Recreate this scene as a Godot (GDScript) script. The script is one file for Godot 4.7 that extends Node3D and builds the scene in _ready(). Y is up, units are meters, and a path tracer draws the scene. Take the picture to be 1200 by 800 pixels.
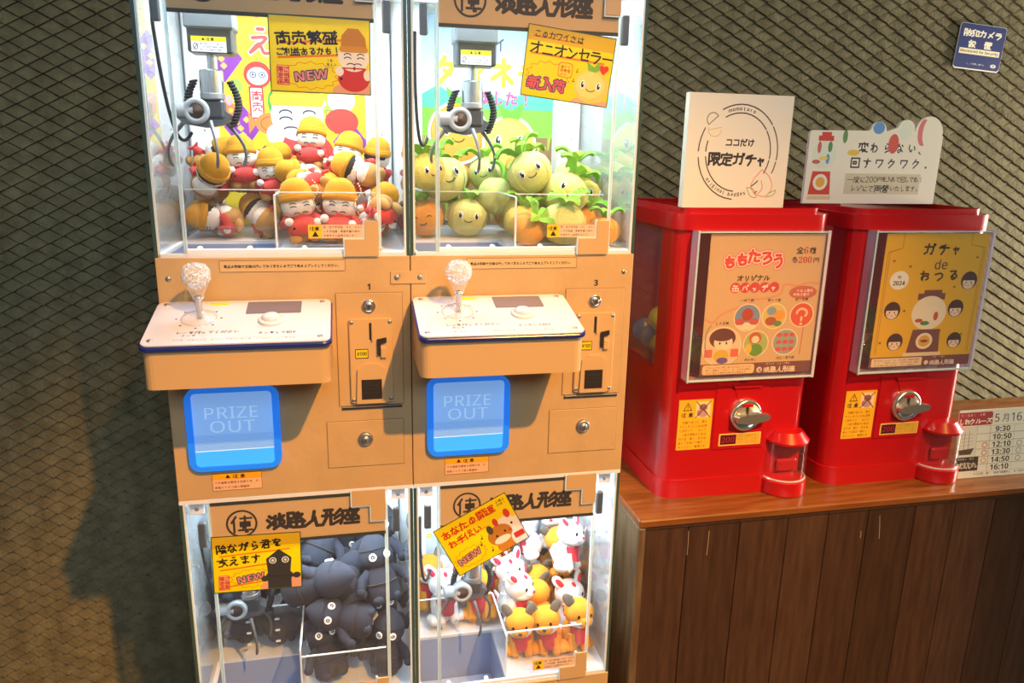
extends Node3D
# A claw machine block of four booths and two capsule machines on a counter before a wall of diamond relief.

const CAM := Vector3(0.3106, 1.5870, 1.3268)
const COL := 0.42          # width of one machine
const PH := 0.4386         # height of its control panel
const BH := 0.4793         # height of its booth
const COUNTER := 0.8237
const WALLZ := -0.64

# light
const EXPOSURE := 1.05
const LED := 0.5
const SPOT_AT := Vector3(1.585, 4.10, 2.9)
const SPOT_TO := Vector3(0.50, 0.0, -0.1)
const SPOT_COLOR := Color(1.0, 0.71, 0.30)
const SPOT_ENERGY := 28.0
const SPOT_ANGLE := 18.2
const SPOT_SOFT := 0.7
const ROOM_ENERGY := 2.2
const WINDOW_ENERGY := 8.6
const STRIP_ENERGY := 6.5

var cam: Camera3D
var M := {}
var used := {}
var meshes := {}
var rng := RandomNumberGenerator.new()

# ---------------------------------------------------------------- mesh builder
class Shape:
	var v := PackedVector3Array()
	var n := PackedVector3Array()
	var u := PackedVector2Array()
	var t := Transform3D()
	func tri(a: Vector3, b: Vector3, c: Vector3, na: Vector3, nb: Vector3, nc: Vector3, ua := Vector2(), ub := Vector2(), uc := Vector2()) -> void:
		var g := (a - c).cross(a - b)
		if g.length_squared() < 1e-18:
			return
		if g.dot(na + nb + nc) < 0.0:
			var p := b; b = c; c = p
			p = nb; nb = nc; nc = p
			var q := ub; ub = uc; uc = q
		v.append(t * a); v.append(t * b); v.append(t * c)
		n.append((t.basis * na).normalized()); n.append((t.basis * nb).normalized()); n.append((t.basis * nc).normalized())
		u.append(ua); u.append(ub); u.append(uc)
	func quad(a: Vector3, b: Vector3, c: Vector3, d: Vector3, m: Vector3) -> void:
		tri(a, b, c, m, m, m); tri(a, c, d, m, m, m)
	func quadn(a: Vector3, b: Vector3, c: Vector3, d: Vector3, na: Vector3, nb: Vector3, nc: Vector3, nd: Vector3) -> void:
		tri(a, b, c, na, nb, nc); tri(a, c, d, na, nc, nd)
	func box(c: Vector3, s: Vector3, bev := 0.0) -> Shape:
		if bev <= 0.0:
			var h := s * 0.5
			for ax in 3:
				for sg in [-1.0, 1.0]:
					var m := Vector3(); m[ax] = sg
					var p := Vector3(); p[(ax + 1) % 3] = h[(ax + 1) % 3]
					var q := Vector3(); q[(ax + 2) % 3] = h[(ax + 2) % 3]
					var o: Vector3 = c + m * h[ax]
					quad(o - p - q, o + p - q, o + p + q, o - p + q, m)
			return self
		return slab(c, s, minf(bev, minf(s.x, s.y) * 0.45), 1, minf(bev, s.z * 0.45))
	func ring(w: float, h: float, r: float, k: int) -> Array:
		var out := []
		for q in 4:
			var cx: float = (w * 0.5 - r) * [1, -1, -1, 1][q]
			var cy: float = (h * 0.5 - r) * [1, 1, -1, -1][q]
			for i in k + 1:
				var a := PI * 0.5 * (q + float(i) / k)
				out.append([Vector2(cx + r * cos(a), cy + r * sin(a)), Vector2(cos(a), sin(a))])
		return out
	# a rounded rectangle in xy, thick in z, edges chamfered by bev; uv across the front
	func slab(c: Vector3, s: Vector3, r := 0.01, k := 5, bev := 0.0) -> Shape:
		var rings := []
		var zs := [-s.z * 0.5, s.z * 0.5] if bev <= 0.0 else [-s.z * 0.5, -s.z * 0.5 + bev, s.z * 0.5 - bev, s.z * 0.5]
		var outer := ring(s.x, s.y, maxf(r, 1e-4), k)
		var inner := ring(s.x - 2 * bev, s.y - 2 * bev, maxf(r - bev, 1e-4), k) if bev > 0.0 else outer
		for i in zs.size():
			rings.append(inner if (bev > 0.0 and (i == 0 or i == zs.size() - 1)) else outer)
		var cnt: int = outer.size()
		for i in zs.size() - 1:
			var sl := 0.0
			if bev > 0.0:
				sl = -1.0 if i == 0 else (1.0 if i == zs.size() - 2 else 0.0)
			for j in cnt:
				var j2 := (j + 1) % cnt
				var a: Vector2 = rings[i][j][0]; var b: Vector2 = rings[i][j2][0]
				var d: Vector2 = rings[i + 1][j][0]; var e: Vector2 = rings[i + 1][j2][0]
				var na := Vector3(outer[j][1].x, outer[j][1].y, sl).normalized()
				var nb := Vector3(outer[j2][1].x, outer[j2][1].y, sl).normalized()
				if k == 1:
					var fm := Vector3((b - a).y, -(b - a).x, 0).normalized()
					fm.z = sl
					na = fm.normalized(); nb = na
				quadn(c + Vector3(a.x, a.y, zs[i]), c + Vector3(b.x, b.y, zs[i]), c + Vector3(e.x, e.y, zs[i + 1]), c + Vector3(d.x, d.y, zs[i + 1]), na, nb, nb, na)
		for e in [0, zs.size() - 1]:
			var m := Vector3(0, 0, -1 if e == 0 else 1)
			for j in range(1, cnt - 1):
				var p := [rings[e][0][0], rings[e][j][0], rings[e][j + 1][0]]
				var w := []
				for x in p:
					w.append(Vector2(x.x / s.x + 0.5, 0.5 - x.y / s.y))
				tri(c + Vector3(p[0].x, p[0].y, zs[e]), c + Vector3(p[1].x, p[1].y, zs[e]), c + Vector3(p[2].x, p[2].y, zs[e]), m, m, m, w[0], w[1], w[2])
		return self
	# any outline in xy, from z0 to z1
	func prism(poly: PackedVector2Array, z0: float, z1: float, soft := false) -> Shape:
		var lo := poly[0]; var hi := poly[0]; var area := 0.0
		var cnt := poly.size()
		for i in cnt:
			lo = lo.min(poly[i]); hi = hi.max(poly[i])
			area += poly[i].cross(poly[(i + 1) % cnt])
		var sg := 1.0 if area > 0.0 else -1.0
		for i in cnt:
			var a := poly[i]; var b := poly[(i + 1) % cnt]
			var m := Vector3((b - a).y, -(b - a).x, 0).normalized() * sg
			var ma := m; var mb := m
			if soft:
				var p := poly[(i - 1 + cnt) % cnt]; var q := poly[(i + 2) % cnt]
				ma = (m + Vector3((a - p).y, -(a - p).x, 0).normalized() * sg).normalized()
				mb = (m + Vector3((q - b).y, -(q - b).x, 0).normalized() * sg).normalized()
			quadn(Vector3(a.x, a.y, z0), Vector3(b.x, b.y, z0), Vector3(b.x, b.y, z1), Vector3(a.x, a.y, z1), ma, mb, mb, ma)
		var ix := Geometry2D.triangulate_polygon(poly)
		for i in range(0, ix.size(), 3):
			for z in [z0, z1]:
				var m := Vector3(0, 0, 1 if z == maxf(z0, z1) else -1)
				var p := [poly[ix[i]], poly[ix[i + 1]], poly[ix[i + 2]]]
				var w := []
				for x in p:
					w.append(Vector2((x.x - lo.x) / (hi.x - lo.x), (hi.y - x.y) / (hi.y - lo.y)))
				tri(Vector3(p[0].x, p[0].y, z), Vector3(p[1].x, p[1].y, z), Vector3(p[2].x, p[2].y, z), m, m, m, w[0], w[1], w[2])
		return self
	# profile points are (radius, height) turned round y
	func lathe(prof: Array, k := 20, hard := false, from := 0.0, to := TAU) -> Shape:
		for i in prof.size() - 1:
			var a: Vector2 = prof[i]; var b: Vector2 = prof[i + 1]
			var d := (b - a)
			if d.length() < 1e-7:
				continue
			var m := Vector2(d.y, -d.x).normalized()
			var ma := m; var mb := m
			if not hard:
				if i > 0:
					var e: Vector2 = a - prof[i - 1]
					if e.length() > 1e-7:
						ma = (m + Vector2(e.y, -e.x).normalized()).normalized()
				if i < prof.size() - 2:
					var e: Vector2 = prof[i + 2] - b
					if e.length() > 1e-7:
						mb = (m + Vector2(e.y, -e.x).normalized()).normalized()
			for j in k:
				var p := from + (to - from) * j / k; var q := from + (to - from) * (j + 1) / k
				var cp := Vector3(cos(p), 0, sin(p)); var cq := Vector3(cos(q), 0, sin(q))
				quadn(cp * a.x + Vector3(0, a.y, 0), cq * a.x + Vector3(0, a.y, 0), cq * b.x + Vector3(0, b.y, 0), cp * b.x + Vector3(0, b.y, 0),
					cp * ma.x + Vector3(0, ma.y, 0), cq * ma.x + Vector3(0, ma.y, 0), cq * mb.x + Vector3(0, mb.y, 0), cp * mb.x + Vector3(0, mb.y, 0))
		return self
	func cyl(c: Vector3, axis: Vector3, r: float, h: float, k := 16, bev := 0.0) -> Shape:
		var keep := t
		t = t * Transform3D(along(axis), c)
		var b := minf(bev, h * 0.4)
		if b > 0.0:
			lathe([Vector2(0, -h * 0.5), Vector2(r - b, -h * 0.5), Vector2(r, -h * 0.5 + b), Vector2(r, h * 0.5 - b), Vector2(r - b, h * 0.5), Vector2(0, h * 0.5)], k, true)
		else:
			lathe([Vector2(0, -h * 0.5), Vector2(r, -h * 0.5), Vector2(r, h * 0.5), Vector2(0, h * 0.5)], k, true)
		t = keep
		return self
	func along(axis: Vector3) -> Basis:
		var y := axis.normalized()
		var x := y.cross(Vector3.FORWARD if absf(y.z) < 0.9 else Vector3.RIGHT).normalized()
		return Basis(x, y, x.cross(y))
	func ball(c: Vector3, r: Vector3, k := 14, turn := Basis(), lump := 0.0, seed_ := 0.0) -> Shape:
		var keep := t
		t = t * Transform3D(turn, c)
		var rows := maxi(6, k * 2 / 3)
		var P := []
		for i in rows + 1:
			var row := []
			var a := PI * i / rows
			for j in k:
				var b := TAU * j / k
				var d := Vector3(sin(a) * cos(b), cos(a), sin(a) * sin(b))
				var s := 1.0 + lump * (sin(3.1 * d.x + seed_) * cos(2.3 * d.y + seed_ * 1.7) + 0.5 * sin(5.0 * d.z + 2.0 * d.x + seed_ * 0.6))
				row.append([d * r * s, (d / r).normalized()])
			P.append(row)
		for i in rows:
			for j in k:
				var a = P[i][j]; var b = P[i][(j + 1) % k]; var c2 = P[i + 1][(j + 1) % k]; var d2 = P[i + 1][j]
				quadn(a[0], b[0], c2[0], d2[0], a[1], b[1], c2[1], d2[1])
		t = keep
		return self
	func tube(path: Array, r, k := 8, closed := false) -> Shape:
		var cnt := path.size()
		var rings := []
		var up := Vector3.UP
		for i in cnt:
			var a: Vector3 = path[maxi(i - 1, 0)] if not closed else path[(i - 1 + cnt) % cnt]
			var b: Vector3 = path[mini(i + 1, cnt - 1)] if not closed else path[(i + 1) % cnt]
			var d := (b - a).normalized()
			if i == 0 and absf(d.dot(up)) > 0.9:
				up = Vector3.RIGHT
			var x := up.cross(d).normalized()
			if x.length() < 0.5:
				x = Vector3.RIGHT.cross(d).normalized()
			up = d.cross(x).normalized()
			var row := []
			var rad: float = r[i] if r is Array else r
			for j in k:
				var q := TAU * j / k
				var m := x * cos(q) + up * sin(q)
				row.append([path[i] + m * rad, m])
			rings.append(row)
		for i in (cnt if closed else cnt - 1):
			for j in k:
				var a = rings[i][j]; var b = rings[i][(j + 1) % k]; var e = rings[(i + 1) % cnt][(j + 1) % k]; var f = rings[(i + 1) % cnt][j]
				quadn(a[0], b[0], e[0], f[0], a[1], b[1], e[1], f[1])
		if not closed:
			for e in [0, cnt - 1]:
				var m: Vector3 = (path[0] - path[1] if e == 0 else path[cnt - 1] - path[cnt - 2]).normalized()
				for j in range(1, k - 1):
					tri(rings[e][0][0], rings[e][j][0], rings[e][j + 1][0], m, m, m)
		return self
	func mesh() -> ArrayMesh:
		var arr := []
		arr.resize(Mesh.ARRAY_MAX)
		arr[Mesh.ARRAY_VERTEX] = v; arr[Mesh.ARRAY_NORMAL] = n; arr[Mesh.ARRAY_TEX_UV] = u
		var m := ArrayMesh.new()
		m.add_surface_from_arrays(Mesh.PRIMITIVE_TRIANGLES, arr)
		return m

func sh(t := Transform3D()) -> Shape:
	var s := Shape.new()
	s.t = t
	return s

func numbered(called: String) -> String:
	var k: int = used.get(called, 0)
	used[called] = k + 1
	return called if k == 0 else "%s_%03d" % [called, k]

func thing(called: String, label: String, category: String, at := Vector3.ZERO, basis_ := Basis(), group := "") -> Node3D:
	var o := Node3D.new()
	o.name = numbered(called)
	add_child(o)
	o.transform = Transform3D(basis_, at)
	tag(o, label, category, group)
	return o

func tag(o: Node3D, label: String, category: String, group := "") -> void:
	o.set_meta("label", label); o.set_meta("category", category)
	if group:
		o.set_meta("group", group)

func part(called: String, s, m: Material, parent: Node3D, at := Transform3D()) -> MeshInstance3D:
	var o := MeshInstance3D.new()
	o.name = called
	o.mesh = s.mesh() if s is Shape else s
	o.material_override = m
	o.transform = at
	parent.add_child(o, true)
	return o

func struct(called: String, s, m: Material) -> MeshInstance3D:
	var o := part(called, s, m, self)
	o.set_meta("kind", "structure")
	return o

# the point where the ray through a pixel of the photograph meets the plane z
func at_px(x: float, y: float, z: float) -> Vector3:
	var d := cam.basis * Vector3((x - 600.0) / 878.0, (400.0 - y) / 878.0, -1.0)
	return CAM + d * ((z - CAM.z) / d.z)

func move(x: float, y: float, z: float, b := Basis()) -> Transform3D:
	return Transform3D(b, Vector3(x, y, z))

# ---------------------------------------------------------------- materials
func mat(called: String, c: Color, rough := 0.6, metal := 0.0) -> StandardMaterial3D:
	var m := StandardMaterial3D.new()
	m.resource_name = called
	m.albedo_color = c; m.roughness = rough; m.metallic = metal
	M[called] = m
	return m

func glass(called: String, c: Color) -> StandardMaterial3D:
	var m := mat(called, c, 0.02)
	m.transparency = BaseMaterial3D.TRANSPARENCY_ALPHA
	return m

func print_mat(img: Image, rough := 0.5) -> StandardMaterial3D:
	var m := StandardMaterial3D.new()
	m.albedo_texture = ImageTexture.create_from_image(img)
	m.roughness = rough
	m.texture_repeat = false
	return m

func noise_tex(freq: float, octaves: int, size := 256, seed_ := 1, normal := false, bump := 4.0, ramp: Gradient = null) -> NoiseTexture2D:
	var f := FastNoiseLite.new()
	f.seed = seed_; f.frequency = freq; f.fractal_octaves = octaves
	f.noise_type = FastNoiseLite.TYPE_SIMPLEX_SMOOTH
	var t := NoiseTexture2D.new()
	t.width = size; t.height = size; t.seamless = true; t.noise = f
	if normal:
		t.as_normal_map = true; t.bump_strength = bump
	if ramp:
		t.color_ramp = ramp
	return t

func ramp(a: Color, b: Color) -> Gradient:
	var g := Gradient.new()
	g.set_color(0, a); g.set_color(1, b)
	return g

func textured(m: StandardMaterial3D, col: Texture2D, nor: Texture2D, scale_: Vector3, world := true, ns := 1.0) -> void:
	m.uv1_triplanar = true; m.uv1_world_triplanar = world; m.uv1_scale = scale_
	if col:
		m.albedo_texture = col
	if nor:
		m.normal_enabled = true; m.normal_texture = nor; m.normal_scale = ns

# ---------------------------------------------------------------- print: brush lettering and flat shapes
# Strokes of each sign on a ten by ten grid: two digits are a point, ";" lifts the brush.
const KANA := {
	"あ": "13 83;41 44 58;64 48 28 26 45 75 87 69", "い": "22 25 37 48 56;73 85 86", "え": "41 61;24 74 19 46 57 69 89", "お": "13 63;31 38 27 26 45 75 87 68;73 84",
	"か": "13 63 68 58;41 36 18;72 85", "く": "61 35 69", "け": "22 25 28 36;43 93;71 76 59", "こ": "22 72;26 28 78", "さ": "13 83;41 65 75;26 28 68", "し": "31 36 49 68 77",
	"す": "13 83;51 56 45 44 55 48 39", "せ": "14 84;61 65 56;31 38 78", "た": "13 53;31 19;54 84;56 58 88", "て": "12 82 45 47 69", "な": "13 53;41 17;72 83;64 67 49 37 66 88",
	"の": "52 48 27 25 52 74 76 58", "は": "22 25 28 36;43 93;71 77 58 47 57 88", "ま": "12 82;24 74;51 58 38 37 57 88", "も": "41 37 58 77 75;23 73;25 65", "や": "14 63 84 75 65;51 62;33 59",
	"ら": "41 62;33 36 65 77 58 39", "り": "32 36;71 75 59", "る": "22 72 36 64 86 68 48 46 67", "れ": "31 39;13 33 17 26 52 65 68 87", "ろ": "22 72 36 64 86 68 39", "わ": "31 39;13 33 17 26 53 75 77 59",
	"を": "12 72;41 25 54 58;83 46 48 78", "ん": "51 18 36 47 68 86", "つ": "14 63 85 77 49", "う": "31 61;24 63 75 68 49", "に": "22 25 28 36;53 83;56 48 88", "ね": "31 39;13 33 17 26 52 65 68 58 67 88",
	"よ": "51 57 38 37 57 88;53 83", "と": "21 34;73 36 48 78",
}
const SIGNS := {
	"イ": "71 15;53 59", "オ": "13 93;61 68 58;64 18", "カ": "13 83 78 68;41 37 18", "ク": "41 15;33 73 65 29", "コ": "22 82 88 18", "シ": "22 33;24 35;27 48 73", "セ": "14 83 76;31 38 88",
	"タ": "41 15;33 73 65 29;45 66", "チ": "62 23;14 94;53 56 39", "ナ": "13 93;51 56 29", "ニ": "33 73;18 88", "ネ": "51 52;23 73 17;54 59;66 88", "キ": "23 73;15 86;41 59", "ハ": "33 18;53 88",
	"フ": "22 82 75 39", "マ": "13 83 56;45 67", "メ": "81 28;34 77", "ャ": "24 83 75;42 59", "ラ": "22 72;14 84 76 49", "リ": "32 36;72 75 49", "ル": "32 35 18;62 68 95", "レ": "31 38 85", "ワ": "15 12 82 75 49",
	"ン": "22 44;18 48 84", "ス": "22 72 18;55 88", "ー": "15 85", "ッ": "34 45;54 65;84 78 59", "、": "27 49", "。": "27 37 38 28 27", "!": "51 56;58 59", "ア": "13 83 54;55 29",
	"淡": "12 23;04 15;08 26;42 33;82 73;61 63 35;63 85;46 37;86 77;65 67 39;67 99", "路": "11 41 44 14 11;24 28;26 46;15 18;08 49;61 53;52 82 55;63 96;66 86 89 59 56 66", "人": "51 46 09;54 69 99",
	"形": "11 51;04 64;21 25 09;41 49;91 73;94 66;97 59", "座": "51 52;12 92;12 16 09;43 26;44 56;83 66;74 96;63 69;37 97;29 99", "傳": "21 04;13 19;42 92;61 67;44 84 86 46 44;45 85;38 98;79 69;57 66",
	"商": "51 52;02 92;32 43;62 53;14 19;14 94 99 89;44 35;55 66;37 67 68 38 37", "売": "12 82;51 54;24 74;16 14 94 96;46 38 19;66 68 99", "繁": "21 03;12 52;13 53 55 15 13;14 54;71 53;62 92;83 57;63 97;36 66 27 57;57 59;38 29;77 98",
	"盛": "02 92;22 14 06;24 44 46 36;62 64 86 94;81 83 56;26 86;26 29;46 49;66 69;86 89;09 99", "利": "41 12;03 53;32 39;33 08;34 46;62 67;91 99 79", "益": "31 42;71 62;03 93;44 16;54 86;26 86;26 29;46 49;66 69;86 89;09 99",
	"当": "51 54;21 33;81 73;14 94 99 19;16 96", "地": "03 33;21 27;08 37;41 48 98 96;34 93 97 87;61 67", "限": "11 41 33 46 17;11 19;51 91 94 54;51 59 77;52 92;64 99;95 76", "定": "51 52;12 92;12 14;92 94;34 84;54 58;56 86;35 28 09;38 59 99",
	"品": "31 71 74 34 31;06 46 49 09 06;56 96 99 59 56", "新": "31 32;12 52;22 23;42 43;04 54;06 56;34 39;37 08;37 58;91 62;62 66 59;64 94;84 89", "入": "31 51 48 09;53 75 99", "荷": "12 92;31 33;61 63;33 06;15 19;44 94;84 89 79;46 66 68 46",
	"陰": "11 41 33 46 17;11 19;71 54;71 94;64 84;56 86;47 97;67 59 88;87 99", "君": "21 71 75 25;03 93;52 18;36 76 79 39 36", "支": "03 93;51 54;25 75 49 19;34 66 99", "開": "11 19;11 41 43 13;51 91 99;51 53 93;25 75;27 77;45 39;65 69",
	"運": "11 22;04 24 17 19;08 29 99;42 92;42 43;92 93;44 84 87 47 44;45 85;62 68", "手": "81 22;24 84;05 95;52 58 49", "伝": "21 04;13 19;51 81;43 93;64 47 87;75 99", "景": "21 71 73 23 21;22 72;04 94;25 75 77 27 25;57 59;37 28;67 88",
	"移": "41 12;03 43;23 29;24 07;61 43;52 82 45;75 57;66 96 59", "動": "51 12;03 53;14 44 47 14;15 45;22 28;08 58;63 93 98 78;81 75 59", "交": "51 53;03 93;32 14;62 84;35 69 99;65 39 09", "換": "03 33;21 29;06 37;61 43;52 82 74;44 94 96 46 44;37 97;66 49;67 99",
	"行": "31 13;34 06;16 19;52 92;44 94;74 79 69", "了": "22 82 54;54 58 48", "承": "22 72 53;53 59 49;35 65;36 66;14 34 08;83 65;65 99", "上": "51 58;54 84;18 98", "注": "12 23;04 15;08 26;61 72;43 93;63 68;46 86;39 99",
	"意": "51 52;22 82;32 33;62 63;04 94;25 75 77 27 25;26 76;18 09;37 39 69 67;88 99", "変": "51 52;02 92;32 36;62 65;13 05;83 94;47 18;37 77 49;48 99", "回": "11 91 99 19 11;34 64 66 36 34", "一": "05 95",
	"度": "51 52;12 92;12 16 09;24 94;44 46 76 73;37 77 39;48 99", "円": "12 19;12 92 99;52 55;15 95", "両": "02 92;14 19;14 94 99;52 57;34 37 77 74", "替": "12 42;04 44;31 23 05;33 45;52 92;54 94;71 63 55;73 95;26 76 79 29 26;27 77",
	"缶": "31 12;22 82;05 95;52 59;16 19 99 96", "全": "51 04;51 94;25 75;27 77;09 99;55 59", "種": "41 12;03 43;22 29;23 07;81 52;43 93;54 84 86 54;62 69;57 87;49 99", "防": "11 41 33 46 17;11 19;71 73;53 93;63 58 49;65 95 98 78",
	"犯": "41 03;12 35 38 19;34 06;62 92 95;62 68 98 96", "設": "21 31;03 43;14 34;16 36;17 37 39 19 17;52 54 46;52 82 84 94;46 86 59;57 99", "置": "11 91 93 13 11;41 43;61 63;04 94;35 75 79 35;37 77;15 19 99", "月": "31 36 19;31 81 89 69;33 83;36 86",
	"咸": "13 93;13 16 09;61 66 89 97;81 92;83 57;35 55;36 56 58 38 36", "臨": "11 31;11 18 38;13 33 36 16;71 52;62 92;64 84 86 64;47 57 59 47;77 97 99 77", "丸": "03 73 78 98 96;41 45 09;25 47", "各": "41 13;32 72 06;33 96;36 76 79 39 36", "港": "12 23;04 15;08 26;33 93;51 55;71 75;35 95;46 86 88 48;46 49 99",
}
const VOICED := {"ご": "こ", "が": "か", "だ": "た", "で": "て", "ガ": "カ", "ジ": "シ", "ギ": "キ", "バ": "ハ", "ヂ": "チ", "ズ": "ス", "プ": "フ", "ど": "と"}
const SMALL := {"っ": "つ", "ャ": "ャ", "ッ": "ッ"}

func span(im: Image, x0: float, x1: float, y: int, c: Color) -> void:
	var a := maxi(0, roundi(x0)); var b := mini(im.get_width(), roundi(x1))
	if b > a and y >= 0 and y < im.get_height():
		im.fill_rect(Rect2i(a, y, b - a, 1), c)

func line(im: Image, a: Vector2, b: Vector2, w: float, c: Color) -> void:
	var r := w * 0.5
	var d := b - a
	var len2 := d.length_squared()
	for y in range(floori(minf(a.y, b.y) - r), ceili(maxf(a.y, b.y) + r) + 1):
		var lo := 1e9; var hi := -1e9
		for e in [a, b]:
			var q: float = r * r - (y - e.y) * (y - e.y)
			if q >= 0.0:
				q = sqrt(q)
				lo = minf(lo, e.x - q); hi = maxf(hi, e.x + q)
		if len2 > 0.01:
			var m := Vector2(-d.y, d.x) / sqrt(len2) * r
			var p := [a + m, b + m, b - m, a - m]
			for i in 4:
				var s: Vector2 = p[i]; var e: Vector2 = p[(i + 1) % 4]
				if (s.y <= y and e.y >= y) or (e.y <= y and s.y >= y):
					var k := 0.0 if absf(e.y - s.y) < 1e-6 else (y - s.y) / (e.y - s.y)
					var x := lerpf(s.x, e.x, k)
					lo = minf(lo, x); hi = maxf(hi, x)
		if hi > lo:
			span(im, lo, hi, y, c)

func pline(im: Image, pts: Array, w: float, c: Color) -> void:
	for i in pts.size() - 1:
		line(im, pts[i], pts[i + 1], w, c)

func poly(im: Image, pts: Array, c: Color) -> void:
	var lo := 1e9; var hi := -1e9
	for p in pts:
		lo = minf(lo, p.y); hi = maxf(hi, p.y)
	for y in range(maxi(0, floori(lo)), mini(im.get_height() - 1, ceili(hi)) + 1):
		var xs := []
		for i in pts.size():
			var a: Vector2 = pts[i]; var b: Vector2 = pts[(i + 1) % pts.size()]
			if (a.y <= y + 0.5) != (b.y <= y + 0.5):
				xs.append(a.x + (b.x - a.x) * (y + 0.5 - a.y) / (b.y - a.y))
		xs.sort()
		for i in range(0, xs.size() - 1, 2):
			span(im, xs[i], xs[i + 1], y, c)

func disc(im: Image, x: float, y: float, rx: float, ry: float, c: Color) -> void:
	for yy in range(floori(y - ry), ceili(y + ry) + 1):
		var q := 1.0 - ((yy - y) / ry) ** 2
		if q > 0.0:
			span(im, x - rx * sqrt(q), x + rx * sqrt(q), yy, c)

func arc(im: Image, x: float, y: float, rx: float, ry: float, a0: float, a1: float, w: float, c: Color) -> void:
	var pts := []
	var k := maxi(6, int(absf(a1 - a0) / 9.0))
	for i in k + 1:
		var a := deg_to_rad(lerpf(a0, a1, float(i) / k))
		pts.append(Vector2(x + rx * cos(a), y + ry * sin(a)))
	pline(im, pts, w, c)

func rrect(im: Image, x: float, y: float, w: float, h: float, r: float, c: Color) -> void:
	im.fill_rect(Rect2i(int(x + r), int(y), int(w - 2 * r), int(h)), c)
	im.fill_rect(Rect2i(int(x), int(y + r), int(w), int(h - 2 * r)), c)
	for e in [Vector2(x + r, y + r), Vector2(x + w - r, y + r), Vector2(x + r, y + h - r), Vector2(x + w - r, y + h - r)]:
		disc(im, e.x, e.y, r, r, c)

func frame(im: Image, x: float, y: float, w: float, h: float, t: float, c: Color) -> void:
	for e in [Rect2i(int(x), int(y), int(w), int(t)), Rect2i(int(x), int(y + h - t), int(w), int(t)), Rect2i(int(x), int(y), int(t), int(h)), Rect2i(int(x + w - t), int(y), int(t), int(h))]:
		im.fill_rect(e, c)

func flower(im: Image, x: float, y: float, r: float, c: Color, mid: Color) -> void:
	for k in 5:
		disc(im, x + r * 0.55 * cos(TAU * k / 5), y + r * 0.55 * sin(TAU * k / 5), r * 0.45, r * 0.45, c)
	disc(im, x, y, r * 0.3, r * 0.3, mid)

func paper(w: int, h: int, c: Color) -> Image:
	var im := Image.create_empty(w, h, false, Image.FORMAT_RGBA8)
	im.fill(c)
	return im

func curve(pts: Array) -> Array:
	if pts.size() < 3:
		return pts
	var out := []
	for i in pts.size() - 1:
		var p0: Vector2 = pts[maxi(i - 1, 0)]; var p1: Vector2 = pts[i]; var p2: Vector2 = pts[i + 1]; var p3: Vector2 = pts[mini(i + 2, pts.size() - 1)]
		for k in 4:
			out.append(p1.cubic_interpolate(p2, p0, p3, k / 4.0))
	out.append(pts[-1])
	return out

# one sign in a square of side s whose upper left corner is o, turned by ang
func sign_at(im: Image, ch: String, o: Vector2, s: float, w: float, c: Color, ang := 0.0) -> void:
	var key: String = VOICED.get(ch, SMALL.get(ch, ch))
	var small := ch in ["っ", "ャ", "ッ"]
	var strokes: String = KANA.get(key, SIGNS.get(key, ""))
	if strokes == "":
		return
	if VOICED.has(ch):
		strokes += ";81 83;91 92" if ch != "プ" else ";90 91 81 80 90"
	var k := 0.7 if small else 1.0
	var off := Vector2(0, s * 0.3) if small else Vector2()
	var mid := o + Vector2(s, s) * 0.5
	for st in strokes.split(";"):
		var pts := []
		for p in st.split(" ", false):
			var q := Vector2(float(p[0].to_int()), float(p[1].to_int()))
			pts.append(mid + (o + off + (q + Vector2(0.5, 0.5)) * s * 0.1 * k - mid).rotated(ang))
		if KANA.has(key):
			pts = curve(pts)
		if pts.size() == 1:
			pts.append(pts[0])
		pline(im, pts, w, c)

func words(im: Image, text: String, x: float, y: float, s: float, w: float, c: Color, step := 1.0, ang := 0.0) -> void:
	var o := Vector2(x, y)
	for ch in text:
		if ch == " ":
			o += Vector2(s * 0.5 * step, 0).rotated(ang)
			continue
		sign_at(im, ch, o, s, w, c, ang)
		o += Vector2(s * step, 0).rotated(ang)

func tall(im: Image, text: String, x: float, y: float, s: float, w: float, c: Color) -> void:
	for i in text.length():
		sign_at(im, text[i], Vector2(x, y + i * s), s, w, c)

# Latin letters and figures from the fonts; x, y is the middle of the line, h the height of a capital
func latin(im: Image, text: String, x: float, y: float, h: float, c: Color, bold := true, ang := 0.0, font := "Droid Sans", stretch := 1.0) -> void:
	var t := TextMesh.new()
	var f := SystemFont.new()
	f.font_names = PackedStringArray([font]); f.font_weight = 700 if bold else 400
	t.font = f; t.text = text; t.font_size = 64; t.pixel_size = 1.0; t.depth = 0.0; t.curve_step = 2.0
	var arr := t.get_mesh_arrays()
	var vs: PackedVector3Array = arr[Mesh.ARRAY_VERTEX]
	var ix = arr[Mesh.ARRAY_INDEX]
	var k := h / 46.0
	var box := t.get_aabb()
	var mid := box.position + box.size * 0.5
	var num: int = ix.size() if ix != null and ix.size() else vs.size()
	for i in range(0, num, 3):
		var p := []
		for j in 3:
			var q: Vector3 = vs[ix[i + j]] if ix != null and ix.size() else vs[i + j]
			p.append(Vector2(x, y) + Vector2((q.x - mid.x) * k * stretch, -(q.y - mid.y) * k).rotated(ang))
		poly(im, p, c)

# lines of print too small to read in the photograph
func fine_print(im: Image, x: float, y: float, w: float, s: float, rows: int, gap: float, c: Color, seed_ := 3) -> void:
	var pool: Array = KANA.keys() + SIGNS.keys()
	var r := RandomNumberGenerator.new()
	r.seed = seed_
	for k in rows:
		var n := int(w * (r.randf_range(0.8, 1.0) if k == rows - 1 else 1.0) / s)
		for i in n:
			if r.randf() < 0.93:
				sign_at(im, pool[r.randi() % pool.size()], Vector2(x + i * s, y + k * gap), s * 0.92, maxf(1.2, s * 0.1), c)

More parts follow.
